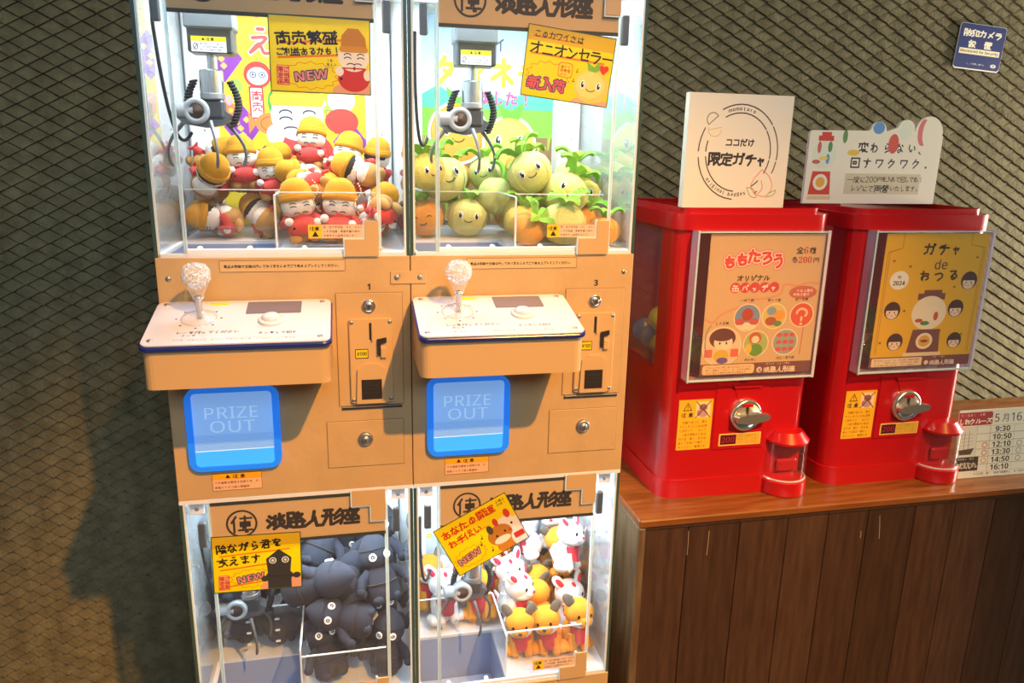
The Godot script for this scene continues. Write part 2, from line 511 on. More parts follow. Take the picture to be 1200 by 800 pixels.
func burst(im: Image, x: float, y: float, rx: float, ry: float, w: float, c: Color) -> void:
	var pts := []
	for k in 29:
		var q := 1.0 if k % 2 else 0.84
		pts.append(Vector2(x + rx * q * cos(TAU * k / 28), y + ry * q * sin(TAU * k / 28)))
	pline(im, pts, w, c)

func heart(im: Image, x: float, y: float, s: float, c: Color) -> void:
	disc(im, x - s * 0.45, y - s * 0.3, s * 0.52, s * 0.5, c); disc(im, x + s * 0.45, y - s * 0.3, s * 0.52, s * 0.5, c)
	poly(im, [Vector2(x - s * 0.92, y - s * 0.1), Vector2(x + s * 0.92, y - s * 0.1), Vector2(x, y + s)], c)

func warn(im: Image, x: float, y: float, s: float, c: Color) -> void:
	poly(im, [Vector2(x, y - s), Vector2(x + s, y + s * 0.75), Vector2(x - s, y + s * 0.75)], c)
	
func badge_seal(im: Image, x: float, y: float, s: float) -> void:
	rrect(im, x, y, s * 2.3, s * 3.6, s * 0.3, Color("d9502e")); rrect(im, x + s * 0.1, y + s * 0.1, s * 2.1, s * 3.4, s * 0.25, Color("f3b58a"))
	tall(im, "ご当地", x + s * 1.2, y + s * 0.25, s * 1.02, s * 0.14, Color("c8371f"))
	tall(im, "限定品", x + s * 0.12, y + s * 0.25, s * 1.02, s * 0.14, Color("c8371f"))

const INK := Color("2b2420")
const KRAFT := Color("d2b07e")

func print_title() -> Image:
	var im := paper(1024, 274, KRAFT)
	disc(im, 172, 140, 90, 90, INK); disc(im, 172, 140, 78, 78, KRAFT)
	sign_at(im, "傳", Vector2(108, 74), 128, 13, INK)
	for k in 5:
		words(im, "淡路人形座"[k], 314 + k * 108, 78, 120, 21, INK)
	return im

func print_notice() -> Image:
	var im := paper(1024, 96, Color("d0ae7c"))
	frame(im, 0, 0, 1024, 96, 4, Color("7a5a3c"))
	words(im, "景品の移動や交換は行っておりませんのでご了承の上プレイしてください。", 34, 34, 28, 4.2, INK)
	return im

func print_caution() -> Image:
	var im := paper(760, 200, Color("e8c2a2"))
	rrect(im, 8, 8, 178, 184, 10, Color("f2c81e"))
	words(im, "注意", 22, 22, 66, 9, INK)
	warn(im, 97, 140, 46, INK)
	fine_print(im, 204, 18, 540, 38, 3, 60, INK, 5)
	frame(im, 0, 0, 760, 200, 6, Color("c98a5a"))
	return im

func print_prize_caution() -> Image:
	var im := paper(600, 236, Color("e9b98e"))
	im.fill_rect(Rect2i(0, 0, 600, 86), Color("f0ab12"))
	warn(im, 190, 46, 30, INK)
	words(im, "注意", 250, 12, 62, 8, INK, 1.4)
	fine_print(im, 26, 106, 560, 38, 2, 66, Color("7a3a22"), 8)
	frame(im, 0, 0, 600, 236, 6, Color("9a5a2c"))
	return im

func print_carriage() -> Image:
	var im := paper(512, 230, Color("e4e2ea"))
	im.fill_rect(Rect2i(0, 0, 512, 76), Color("e8d71c"))
	warn(im, 180, 42, 24, INK); words(im, "注意", 220, 14, 50, 7, INK, 1.3)
	arc(im, 66, 150, 30, 42, 0, 360, 9, INK); line(im, Vector2(40, 190), Vector2(96, 112), 9, INK)
	fine_print(im, 130, 96, 350, 30, 3, 42, Color("4a4a66"), 12)
	frame(im, 0, 0, 512, 230, 5, Color("555555"))
	return im

func word_new(im: Image, x: float, y: float, h: float, ang: float) -> void:
	for k in 12:
		latin(im, "NEW", x + 7 * cos(TAU * k / 12), y + 7 * sin(TAU * k / 12), h, Color("4a4f78"), true, ang, "Droid Sans", 1.25)
	latin(im, "NEW", x, y, h, Color("ef9a96"), true, ang, "Droid Sans", 1.25)

func card_base(edge: Color) -> Image:
	var im := paper(672, 492, Color("f3de16"))
	frame(im, 0, 0, 672, 492, 7, edge)
	return im

func print_card(kind: int) -> Image:
	var im := card_base(Color("3d5a3a") if kind != 1 else Color("5d5a36"))
	var skin := Color("f4e6d2")
	if kind == 0:      # trade prospers
		for b in [[60, 148, 430, 14], [60, 240, 470, 14]]:
			line(im, Vector2(b[0], b[1] + 30), Vector2(b[0] + b[2], b[1] - 8), b[3], Color("e88a1a"))
		words(im, "商売繁盛", 40, 92, 98, 13, INK, 1.06, -0.06)
		words(im, "ご利益あるかも!", 40, 204, 56, 7.5, INK, 0.95, -0.06)
		burst(im, 268, 378, 190, 92, 4, Color("d98a10"))
		badge_seal(im, 44, 318, 36)
		word_new(im, 272, 376, 58, -0.14)
		fine_print(im, 372, 262, 90, 24, 2, 26, INK, 2)
		disc(im, 560, 470, 150, 60, Color("e9b48e"))
		disc(im, 556, 380, 108, 92, Color("d5413a")); disc(im, 460, 340, 28, 32, skin); disc(im, 648, 360, 26, 36, skin)
		disc(im, 470, 388, 9, 9, INK); disc(im, 556, 248, 104, 92, skin)
		poly(im, [Vector2(470, 200), Vector2(478, 110), Vector2(520, 62), Vector2(590, 62), Vector2(636, 120), Vector2(646, 200)], Color("cf8f1c"))
		rrect(im, 462, 176, 190, 40, 18, Color("dd9f26"))
		for s in [-1, 1]:
			arc(im, 560 + s * 44, 236, 22, 14, 190, 350, 6, INK); arc(im, 560 + s * 44, 258, 22, 12, 190, 350, 6, INK); arc(im, 560 + s * 24, 300, 26, 14, 200, 340, 6, INK)
		disc(im, 560, 318, 8, 12, INK)
		line(im, Vector2(480, 318), Vector2(630, 318), 8, Color("c43a3a"))
	elif kind == 1:    # onion
		im.fill_rect(Rect2i(7, 7, 658, 100), Color("e2bf2a"))
		line(im, Vector2(50, 76), Vector2(420, 76), 10, Color("d98a14")); line(im, Vector2(50, 190), Vector2(600, 190), 14, Color("e8921a"))
		words(im, "このカワイさは", 50, 26, 56, 6, INK, 0.95)
		words(im, "オニオンセラー", 22, 96, 104, 11, INK, 0.88)
		burst(im, 190, 330, 170, 100, 4, Color("d98a10"))
		rrect(im, 260, 222, 110, 104, 24, Color("d9702e")); rrect(im, 265, 227, 100, 94, 22, Color("f6d93a"))
		fine_print(im, 276, 238, 80, 26, 3, 27, Color("c8371f"), 6)
		for k in 12:
			words(im, "新入荷", 40 + 7 * cos(TAU * k / 12), 338 + 7 * sin(TAU * k / 12), 96, 13, Color("5a5a8a"), 1.0)
		words(im, "新入荷", 40, 338, 96, 12, Color("ee6a6a"), 1.0)
		heart(im, 606, 232, 40, Color("e8473a"))
		for p in [Vector2(400, 250), Vector2(380, 320), Vector2(632, 300)]:
			line(im, p + Vector2(8, 0), p + Vector2(0, 26), 4, INK); line(im, p + Vector2(0, 26), p + Vector2(14, 20), 4, INK)
		disc(im, 540, 476, 150, 40, Color("ecc09a"))
		disc(im, 530, 360, 134, 116, Color("ead77a")); disc(im, 516, 350, 110, 92, Color("f0e08e"))
		poly(im, [Vector2(490, 252), Vector2(470, 190), Vector2(530, 222), Vector2(570, 178), Vector2(578, 236), Vector2(548, 258)], Color("8fc44e"))
		for s in [-1, 1]:
			disc(im, 522 + s * 62, 352, 17, 30, Color.WHITE); disc(im, 522 + s * 62, 352, 11, 22, INK); disc(im, 526 + s * 62, 344, 5, 9, Color.WHITE)
		arc(im, 524, 372, 34, 22, 20, 160, 6, Color("6a3a1a"))
	elif kind == 2:    # stage hand
		im.fill_rect(Rect2i(7, 7, 658, 96), Color("e2bf2a"))
		for b in [[60, 150, 520], [60, 270, 360], [60, 420, 330]]:
			line(im, Vector2(b[0], b[1] + 24), Vector2(b[0] + b[2], b[1] - 8), 12, Color("e88a1a"))
		words(im, "陰ながら君を", 26, 66, 84, 12, INK, 1.0, -0.07)
		words(im, "支えます", 34, 180, 82, 11, INK, 1.02, -0.07)
		burst(im, 300, 380, 180, 84, 4, Color("d98a10"))
		badge_seal(im, 40, 340, 36)
		word_new(im, 284, 376, 54, -0.16)
		var cl := Color("46484a")
		disc(im, 610, 440, 90, 60, Color("ecb48e")); disc(im, 420, 460, 70, 40, Color("ecb48e"))
		poly(im, [Vector2(402, 220), Vector2(500, 140), Vector2(596, 220), Vector2(584, 340), Vector2(620, 380), Vector2(590, 400), Vector2(590, 484), Vector2(410, 484), Vector2(410, 400), Vector2(380, 392), Vector2(412, 340)], cl)
		disc(im, 390, 392, 30, 26, cl); disc(im, 632, 378, 30, 26, cl)
		line(im, Vector2(404, 372), Vector2(596, 380), 5, Color("2c2e30"))
		for s in [-1, 1]:
			disc(im, 500 + s * 48, 236, 28, 28, Color("f2f0e6")); disc(im, 500 + s * 48, 236, 20, 20, cl); disc(im, 500 + s * 48, 236, 12, 12, Color("e8e6da"))
	else:              # little dogs
		for b in [[60, 108, 470], [60, 206, 340]]:
			line(im, Vector2(b[0], b[1] + 10), Vector2(b[0] + b[2], b[1] - 8), 11, Color("eaa01a"))
		words(im, "あなたの開運", 30, 44, 86, 12, Color("d23a22"), 0.97, -0.04)
		words(im, "お手伝い", 44, 146, 82, 11, Color("d23a22"), 0.97, -0.04)
		burst(im, 170, 372, 150, 90, 4, Color("d98a10"))
		word_new(im, 160, 372, 56, -0.12)
		fine_print(im, 560, 30, 90, 28, 2, 30, INK, 4)
		for p in [Vector2(318, 280), Vector2(350, 430), Vector2(290, 330)]:
			disc(im, p.x, p.y, 9, 7, INK); line(im, p + Vector2(8, 0), p + Vector2(8, -34), 4, INK)
		disc(im, 560, 300, 130, 110, Color("f2ece4")); disc(im, 470, 330, 110, 96, Color("c98a3c"))
		disc(im, 500, 436, 100, 80, Color("d8963a")); disc(im, 612, 430, 70, 90, Color("f0e8e0"))
		disc(im, 600, 176, 26, 44, Color("d8483a")); disc(im, 480, 206, 22, 40, Color("d8483a")); disc(im, 410, 246, 26, 44, Color("5c5248"))
		disc(im, 470, 380, 74, 34, Color("f2e6d4")); rrect(im, 570, 380, 90, 54, 8, Color("d8483a"))
		disc(im, 440, 330, 9, 12, INK); disc(im, 520, 320, 9, 12, INK); disc(im, 600, 280, 9, 12, INK); disc(im, 560, 330, 12, 9, Color("c83a3a"))
		disc(im, 646, 216, 22, 22, Color("f6d93a"))
	frame(im, 0, 0, 672, 492, 7, Color("3d5a3a") if kind != 1 else Color("5d5a36"))
	return im

func print_backdrop(kind: int) -> Image:
	var im := paper(720, 1024, Color("f4f0ea"))
	var r := RandomNumberGenerator.new()
	r.seed = 40 + kind
	if kind == 0:
		im.fill(Color("f4d936"))
		for k in 46:
			flower(im, r.randf() * 720, r.randf() * 1024, r.randf_range(22, 44), [Color("f2a0c0"), Color("f6b93a"), Color("9ad05a"), Color("f4f0ea"), Color("f07a5a")][k % 5], Color("f4d936"))
		for e in [[110, 560], [40, 250], [640, 620], [660, 120]]:
			poly(im, [Vector2(e[0], e[1] - 110), Vector2(e[0] + 90, e[1]), Vector2(e[0], e[1] + 110), Vector2(e[0] - 90, e[1])], Color("8f3fb0"))
			for k in 4:
				var p := Vector2(e[0] + [-28, 20, 0, -10][k], e[1] + [-20, -36, 34, 4][k])
				poly(im, [p + Vector2(0, -16), p + Vector2(18, 0), p + Vector2(0, 16), p + Vector2(-18, 0)], Color("f3c468"))
		for k in 10:
			for w in [[26.0, Color("fbf2ee")], [15.0, Color("e4574e")]]:
				words(im, "えびす"[0] if k < 1 else "え", 150, 96, 130, w[0], w[1]); words(im, "つ", 300, 60, 130, w[0], w[1])
				if k == 0:
					words(im, "い", 440, 90, 120, w[0], w[1])
			break
		disc(im, 196, 318, 66, 60, Color("d9403c")); disc(im, 196, 324, 50, 40, Color("fbf4ea"))
		for s in [-1, 1]:
			arc(im, 196 + s * 22, 318, 14, 12, 0, 360, 5, Color("2a5a9a")); disc(im, 196 + s * 22, 318, 5, 5, INK)
		disc(im, 330, 440, 92, 92, Color("3aa04a")); disc(im, 330, 440, 76, 76, Color("fbf4ea")); disc(im, 330, 440, 58, 58, Color("f08a8a")); disc(im, 330, 440, 40, 40, Color("fbf4ea")); disc(im, 330, 440, 20, 20, Color("e0504a"))
		rrect(im, 150, 370, 70, 150, 6, Color("d23a4a")); rrect(im, 158, 378, 54, 134, 4, Color("fbeee6")); tall(im, "商売", 160, 385, 50, 6, Color("d23a4a"))
		disc(im, 250, 540, 76, 52, Color("ef8a4a")); poly(im, [Vector2(180, 540), Vector2(140, 490), Vector2(140, 590)], Color("ef8a4a")); disc(im, 282, 530, 10, 10, INK); arc(im, 250, 540, 50, 34, 100, 260, 5, Color("c85a2a"))
		rrect(im, 120, 660, 120, 150, 10, Color("d23a4a")); rrect(im, 130, 670, 100, 130, 8, Color("fbeee6")); tall(im, "益当", 145, 675, 60, 8, Color("d23a4a"))
		disc(im, 390, 690, 170, 130, Color("d94a48")); disc(im, 300, 660, 14, 14, INK); disc(im, 268, 590, 44, 48, Color("f2f0f4"))
		disc(im, 380, 500, 130, 116, Color("eef0f8"))
		poly(im, [Vector2(258, 440), Vector2(272, 330), Vector2(340, 280), Vector2(420, 280), Vector2(490, 330), Vector2(502, 440)], Color("d9a52e")); rrect(im, 248, 400, 264, 56, 24, Color("e0b03a"))
		for s in [-1, 1]:
			arc(im, 380 + s * 58, 490, 30, 16, 190, 350, 8, Color("4a4652")); arc(im, 380 + s * 58, 520, 30, 14, 190, 350, 8, Color("4a4652")); arc(im, 380 + s * 34, 566, 36, 14, 200, 340, 8, Color("4a4652"))
		disc(im, 380, 588, 12, 16, Color("4a4652"))
		rrect(im, 520, 470, 90, 60, 8, Color("f2d04a")); rrect(im, 560, 520, 90, 60, 8, Color("f2d04a")); frame(im, 520, 470, 90, 60, 4, Color("8a6a2a")); frame(im, 560, 520, 90, 60, 4, Color("8a6a2a"))
		disc(im, 600, 420, 70, 60, Color("fbf2ea")); disc(im, 600, 520, 84, 60, Color("dc4a44"))
	elif kind == 1:
		for y in 400:
			im.fill_rect(Rect2i(0, y, 720, 1), Color("a9cdf0").lerp(Color("dcecf8"), y / 400.0))
		poly(im, [Vector2(0, 470), Vector2(0, 380), Vector2(90, 330), Vector2(190, 390), Vector2(330, 350), Vector2(470, 400), Vector2(600, 330), Vector2(720, 380), Vector2(720, 470)], Color("5ec9a4"))
		im.fill_rect(Rect2i(0, 440, 720, 150), Color("86c94a"))
		im.fill_rect(Rect2i(0, 575, 720, 449), Color("9a7654"))
		for k in 60:
			var p := Vector2(r.randf() * 720, 600 + r.randf() * 400)
			for j in 4:
				line(im, p, p + Vector2(r.randf_range(-14, 14), -r.randf_range(40, 80)), 5, Color("a8cc40"))
		words(im, "カワイイ", 190, 96, 66, 8, Color("3a4a6a"))
		for w in [[34.0, Color("fbfbf0")], [24.0, Color("8aa82a")], [17.0, Color("f0ea3a")]]:
			words(im, "タマネギ", 60, 180, 150, w[0], w[1], 1.0)
		words(im, "しました!", 230, 345, 74, 12, Color("e05a9a"))
		for e in [[200, 560, 150, Color("f0a23a"), Color("f4b04a")], [480, 610, 136, Color("ecd95a"), Color("f2e270")]]:
			disc(im, e[0], e[1], e[2] + 14, e[2] * 0.95 + 14, Color("fafaf2"))
			poly(im, [Vector2(e[0] - 30, e[1] - e[2] * 0.8), Vector2(e[0] - 70, e[1] - e[2] * 1.5), Vector2(e[0] + 5, e[1] - e[2] * 1.15), Vector2(e[0] + 80, e[1] - e[2] * 1.55), Vector2(e[0] + 50, e[1] - e[2] * 0.8)], Color("6fb43c"))
			disc(im, e[0], e[1], e[2], e[2] * 0.95, e[3]); disc(im, e[0] - 14, e[1] - 8, e[2] * 0.84, e[2] * 0.8, e[4])
			for s in [-1, 1]:
				disc(im, e[0] + s * 62, e[1] - 16, 19, 30, Color.WHITE); disc(im, e[0] + s * 62, e[1] - 16, 13, 24, INK); disc(im, e[0] + 4 + s * 62, e[1] - 26, 6, 9, Color.WHITE)
			arc(im, e[0], e[1] + 20, 34, 24, 20, 160, 7, Color("7a4a1a"))
	elif kind == 2:
		im.fill(Color("e8eee8"))
		for k in 24:
			im.fill_rect(Rect2i(k * 30, 470, 30, 220), [Color("2f9a4a"), Color("23242a"), Color("e89a2a")][k % 3])
		im.fill_rect(Rect2i(0, 440, 720, 34), Color("8ad0a0"))
		for k in 30:
			disc(im, r.randf() * 720, r.randf() * 420, 20, 20, [Color("d8f0e0"), Color("f6c8d0"), Color("c8e8f0")][k % 3])
	else:
		im.fill(Color("d5e4f2"))
		for k in 40:
			flower(im, r.randf() * 720, r.randf() * 1024, r.randf_range(18, 36), [Color("f6d84a"), Color("f3f6fa"), Color("f2b8c4")][k % 3], Color("fafafa"))
	return im

func print_plate() -> Image:   # the white playing surface: arrows round the stick, captions
	var im := paper(1120, 616, Color("d4d4e4"))
	arc(im, 290, 262, 108, 108, 0, 360, 5, Color("9a96a8"))
	for k in 8:
		var d := Vector2.from_angle(TAU * k / 8)
		var p := Vector2(290, 262) + d * 132
		poly(im, [p + d * 16, p + d.orthogonal() * 12, p - d.orthogonal() * 12], INK)
	rrect(im, 330, 26, 120, 44, 6, Color("e8dc2a"))
	words(im, "レーを行ってください", 180, 440, 38, 5, INK); words(im, "ボタンを", 190, 484, 30, 4, Color("6a6a70"))
	words(im, "ボタンをして回す", 640, 470, 34, 5, INK)
	line(im, Vector2(150, 540), Vector2(980, 540), 3, Color("a8a4b4"))
	fine_print(im, 180, 548, 760, 22, 1, 24, Color("8a8692"), 9)
	return im

func print_price() -> Image:
	var im := paper(256, 160, Color("d8c81e"))
	frame(im, 0, 0, 256, 160, 12, INK)
	latin(im, "¥100", 128, 80, 62, INK)
	return im

func print_flap() -> Image:   # clear blue flap: faint lettering over a band of fine dots
	var im := paper(512, 540, Color("7ba6dd"))
	latin(im, "PRIZE", 246, 150, 84, Color("9dbfe8"), false, 0.0, "Droid Sans", 1.2)
	latin(im, "OUT", 250, 252, 84, Color("9dbfe8"), false, 0.0, "Droid Sans", 1.3)
	for y in 14:
		for x in 64:
			if (x + y) % 2 == 0:
				im.fill_rect(Rect2i(x * 8, 310 + y * 8, 5, 5), Color("3f6fae"))
	im.fill_rect(Rect2i(0, 426, 512, 114), Color("3aa0f2"))
	line(im, Vector2(0, 428), Vector2(512, 424), 7, Color("a9cdf4"))
	return im

func print_sign_badge() -> Image:
	var im := paper(960, 930, Color("e8dfca"))
	for e in [[390, 96.0], [322, 88.0]]:
		for a in [[-68, -35], [-30, 10], [15, 62], [98, 175], [185, 232]]:
			arc(im, 480, 470, e[0] - 20, e[0], a[0] - 4, a[1] - 2, 10, Color("3a3034"))
	arc(im, 480, 470, 370, 390, -118, -64, 10, Color("3a3034")); arc(im, 480, 470, 302, 322, -118, -64, 10, Color("3a3034"))
	rrect(im, 690, 640, 190, 210, 40, Color("e8dfca")); rrect(im, 160, 170, 150, 210, 40, Color("e8dfca"))
	for k in 8:
		var a := deg_to_rad(-108 + k * 5.4)
		latin(im, "momotaro"[k], 480 + 345 * cos(a), 470 + 352 * sin(a), 30, Color("3a3034"), true, a + PI / 2)
	for k in 8:
		var a := deg_to_rad(140 - k * 4.6)
		latin(im, "original"[k], 480 + 350 * cos(a), 470 + 350 * sin(a), 30, Color("3a3034"), true, a - PI / 2)
	for k in 6:
		var a := deg_to_rad(99 - k * 4.8)
		latin(im, "badges"[k], 480 + 350 * cos(a), 470 + 350 * sin(a), 30, Color("3a3034"), true, a - PI / 2)
	words(im, "ココだけ", 350, 352, 68, 11, Color("332b2e"), 1.0)
	words(im, "限定ガチャ", 196, 462, 118, 18, Color("332b2e"), 0.97)
	arc(im, 222, 208, 54, 54, 130, 330, 6, Color("3a3034")); line(im, Vector2(186, 250), Vector2(266, 180), 6, Color("3a3034"))
	arc(im, 246, 292, 58, 52, 0, 200, 6, Color("d8b83a")); line(im, Vector2(188, 292), Vector2(304, 270), 6, Color("d8b83a"))
	pline(im, curve([Vector2(722, 608), Vector2(650, 690), Vector2(630, 760), Vector2(690, 830)]), 7, Color("e8706a"))
	pline(im, curve([Vector2(722, 608), Vector2(800, 670), Vector2(830, 760), Vector2(780, 830), Vector2(700, 820), Vector2(738, 770), Vector2(722, 700)]), 7, Color("e8706a"))
	pline(im, curve([Vector2(590, 760), Vector2(650, 770), Vector2(690, 840), Vector2(630, 830), Vector2(590, 760)]), 6, Color("6a9a4a"))
	pline(im, curve([Vector2(780, 840), Vector2(850, 820), Vector2(870, 780), Vector2(800, 810)]), 6, Color("6a9a4a"))
	return im

func print_sign_turn() -> Image:
	var im := paper(1024, 600, Color("ece1c4"))
	im.fill_rect(Rect2i(66, 148, 114, 34), Color("cf3a28")); im.fill_rect(Rect2i(88, 124, 72, 30), Color("cf3a28"))
	disc(im, 122, 274, 90, 92, Color("dfe0c2")); disc(im, 80, 224, 14, 40, Color("c85a4a")); disc(im, 160, 220, 16, 36, Color("4f8a4a")); disc(im, 66, 320, 30, 14, Color("c0604a")); disc(im, 150, 300, 14, 34, Color("6a90b8")); disc(im, 118, 296, 34, 12, Color("e8d04a"))
	poly(im, [Vector2(48, 384), Vector2(182, 384), Vector2(196, 540), Vector2(30, 540)], Color("cf4028"))
	disc(im, 114, 456, 54, 54, Color("efe6cc")); disc(im, 114, 456, 34, 34, Color("e8a83a"))
	im.fill_rect(Rect2i(28, 548, 176, 26), Color("d8c090"))
	words(im, "変", 372, 176, 76, 10, INK); words(im, "わらない", 462, 180, 72, 9, INK, 1.34); words(im, "、", 830, 190, 70, 9, INK)
	words(im, "回", 322, 280, 76, 10, INK); words(im, "すワクワク", 418, 284, 72, 9, INK, 1.34); words(im, "。", 900, 290, 70, 7, INK)
	im.fill_rect(Rect2i(300, 394, 590, 140), Color("cfc09a"))
	words(im, "一度に", 316, 408, 50, 4.5, INK, 0.96); latin(im, "200", 504, 434, 40, INK, false); words(im, "円を入れて回してね!", 548, 408, 42, 4.5, INK, 0.86)
	words(im, "レジにて", 346, 470, 48, 4.5, INK, 0.96); words(im, "両替", 532, 462, 60, 7, INK); words(im, "いたします。", 654, 470, 44, 4.5, INK, 0.94)
	disc(im, 264, 150, 18, 44, Color("5f8a4a")); disc(im, 340, 256, 46, 20, Color("e8b832"))
	disc(im, 512, 88, 44, 40, Color("5f8fc0")); disc(im, 640, 190, 40, 66, Color("d24a38")); disc(im, 720, 100, 50, 60, Color("dfe0c2")); disc(im, 862, 110, 44, 90, Color("d86a68")); disc(im, 900, 110, 44, 96, Color("ece1c4"))
	return im

func puppet_head(im: Image, x: float, y: float, s: float) -> void:
	disc(im, x, y, s, s * 1.02, Color("4a2a22")); disc(im, x, y + s * 0.24, s * 0.74, s * 0.74, Color("f3d9b4"))
	rrect(im, x - s * 0.7, y - s * 0.5, s * 1.4, s * 0.5, 6, Color("4a2a22"))
	for q in [-1, 1]:
		disc(im, x + q * s * 0.3, y + s * 0.22, s * 0.08, s * 0.1, INK); disc(im, x + q * s * 0.46, y + s * 0.46, s * 0.14, s * 0.1, Color("e8906a"))
	disc(im, x, y + s * 0.6, s * 0.09, s * 0.06, Color("c8402a"))

func print_poster(kind: int) -> Image:
	var im := paper(800, 960, Color("d6b07e") if kind == 0 else Color("eab41c"))
	var br := Color("7d4a3c")
	if kind == 0:
		for w in [[52.0, Color("d97a6a")], [38.0, Color("f6e2cc")], [22.0, Color("dd4a3e")]]:
			for k in 5:
				words(im, "ももたろう"[k], 90 + k * 84, 92 + [40, 24, 0, 10, 34][k], 100, w[0] * 0.85, w[1])
		words(im, "オリジナル", 200, 268, 46, 7, INK, 1.0)
		for k in 5:
			disc(im, 196 + k * 68, 356, 36, 36, Color("d4483e"))
			words(im, "缶バッヂ "[k] if k < 4 else "ャ", 172 + k * 68, 332, 48, 7, Color("fbeadb"))
		words(im, "全", 600, 84, 48, 7, INK); latin(im, "6", 668, 110, 44, Color("b8342a"), true, 0, "Droid Serif"); words(im, "種", 694, 86, 46, 6, INK)
		words(im, "各", 572, 148, 44, 5, INK); latin(im, "200", 668, 174, 42, Color("b8342a"), true, 0, "Droid Serif"); words(im, "円", 724, 152, 44, 5, INK)
		pline(im, curve([Vector2(0, 560), Vector2(60, 590), Vector2(110, 540), Vector2(200, 500), Vector2(300, 470), Vector2(330, 440), Vector2(430, 430), Vector2(520, 400), Vector2(540, 340), Vector2(640, 350), Vector2(700, 330), Vector2(800, 340)]), 12, Color("dd9472"))
		disc(im, 680, 396, 100, 46, Color("c86a50")); fine_print(im, 610, 372, 150, 24, 2, 26, Color("fbeadb"), 21)
		var at := [[300, 560, 96], [492, 556, 90], [690, 552, 88], [140, 756, 138], [380, 744, 92], [590, 740, 94]]
		var col := [Color("7d93ad"), Color("d9c06a"), Color("dd5a3c"), Color("f0c79a"), Color("a9b86a"), Color("96a89c")]
		for k in 6:
			var e = at[k]
			disc(im, e[0], e[1], e[2], e[2], Color("f0d6ac")); disc(im, e[0], e[1], e[2] - 8, e[2] - 8, col[k])
			if k < 4:
				fine_print(im, e[0] - 60, e[1] - e[2] - 34, 120, 24, 1, 26, INK, 60 + k)
		fine_print(im, 310, 846, 150, 22, 1, 26, INK, 66); fine_print(im, 540, 842, 140, 22, 1, 26, INK, 67)
		disc(im, 300, 540, 40, 44, Color("b8452c")); disc(im, 300, 620, 70, 26, Color("e8d9b0")); disc(im, 250, 590, 34, 22, Color("c85a4a")); disc(im, 350, 590, 34, 22, Color("c85a4a"))
		disc(im, 470, 520, 34, 30, Color("8aa0b4")); disc(im, 530, 550, 38, 34, Color("e8a03a")); disc(im, 470, 590, 40, 30, Color("b05a34")); disc(im, 520, 608, 30, 20, Color("6a8a4a"))
		arc(im, 690, 540, 36, 30, 180, 400, 16, Color("f6c89a")); line(im, Vector2(690, 570), Vector2(690, 590), 16, Color("f6c89a")); disc(im, 690, 616, 10, 10, Color("f6c89a"))
		for s in [-1, 1]:
			rrect(im, 140 + s * 92 - 28, 776, 56, 56, 6, Color("dd6a4c"))
		disc(im, 140, 700, 92, 70, Color("6a3a2c")); disc(im, 148, 728, 66, 56, Color("f3d9b4")); disc(im, 140, 690, 70, 30, Color("6a3a2c")); disc(im, 124, 734, 6, 9, INK); disc(im, 170, 734, 6, 9, INK)
		disc(im, 140, 824, 54, 46, Color("d8b23a")); disc(im, 150, 856, 40, 22, Color("6a5a9a")); arc(im, 60, 720, 40, 110, 120, 260, 8, Color("8a8a90"))
		disc(im, 372, 706, 44, 42, Color("c8622c")); disc(im, 374, 716, 28, 26, Color("f3d9b4")); disc(im, 380, 790, 50, 44, Color("6a9a3c")); disc(im, 330, 780, 24, 34, Color("e8c04a"))
		for k in 9:
			disc(im, 545 + (k % 3) * 46, 690 + (k / 3) * 50, 20, 15, Color("d8564c"))
		line(im, Vector2(712, 640), Vector2(706, 830), 5, Color("c84a3a"))
		im.fill_rect(Rect2i(0, 880, 800, 80), br)
		rrect(im, 16, 886, 370, 68, 18, Color("e8c48c")); fine_print(im, 40, 896, 330, 17, 3, 19, Color("a8744a"), 70)
		fine_print(im, 470, 884, 190, 16, 1, 20, Color("e8c9a8"), 72)
		disc(im, 424, 932, 20, 20, Color("f0dcc0")); words(im, "傳", 410, 918, 28, 3, br); words(im, "淡路人形座", 456, 908, 46, 6.5, Color("f0dcc0"))
	else:
		for o in [26, 40]:
			pline(im, [Vector2(o, 860), Vector2(o, 130), Vector2(130, 100), Vector2(130, o - 26)], 4, Color("b07a20"))
			pline(im, [Vector2(800 - o, 860), Vector2(800 - o, 100), Vector2(660, 80), Vector2(660, o - 26)], 4, Color("b07a20"))
		words(im, "ガ", 286, 60, 96, 13, INK); words(im, "チ", 400, 60, 92, 13, INK); words(im, "ャ", 508, 54, 96, 12, INK)
		latin(im, "de", 448, 218, 66, INK, false, 0, "Droid Sans Mono")
		words(im, "お", 288, 252, 86, 12, INK); words(im, "つ", 400, 252, 84, 12, INK); words(im, "る", 508, 246, 90, 12, INK)
		disc(im, 140, 326, 72, 66, Color("f4ead0")); fine_print(im, 98, 290, 84, 28, 1, 30, INK, 31); latin(im, "2024", 140, 346, 30, INK)
		for e in [[690, 350, 64], [120, 556, 62], [620, 550, 62], [176, 786, 62], [650, 788, 58]]:
			puppet_head(im, e[0], e[1] - 14, e[2])
		for e in [[80, 190], [210, 230], [214, 546], [60, 776], [170, 920], [520, 700], [700, 730], [580, 380], [726, 170]]:
			disc(im, e[0], e[1], 11, 9, Color("a0682a"))
		im.fill_rect(Rect2i(306, 424, 214, 46), br); im.fill_rect(Rect2i(350, 400, 140, 36), br)
		disc(im, 412, 566, 136, 124, Color("f6e2b8")); disc(im, 340, 620, 30, 14, Color("c8502c")); disc(im, 390, 640, 36, 16, Color("4f8a3c")); disc(im, 470, 590, 18, 32, Color("c8502c"))
		poly(im, [Vector2(306, 686), Vector2(520, 686), Vector2(536, 862), Vector2(276, 862)], br)
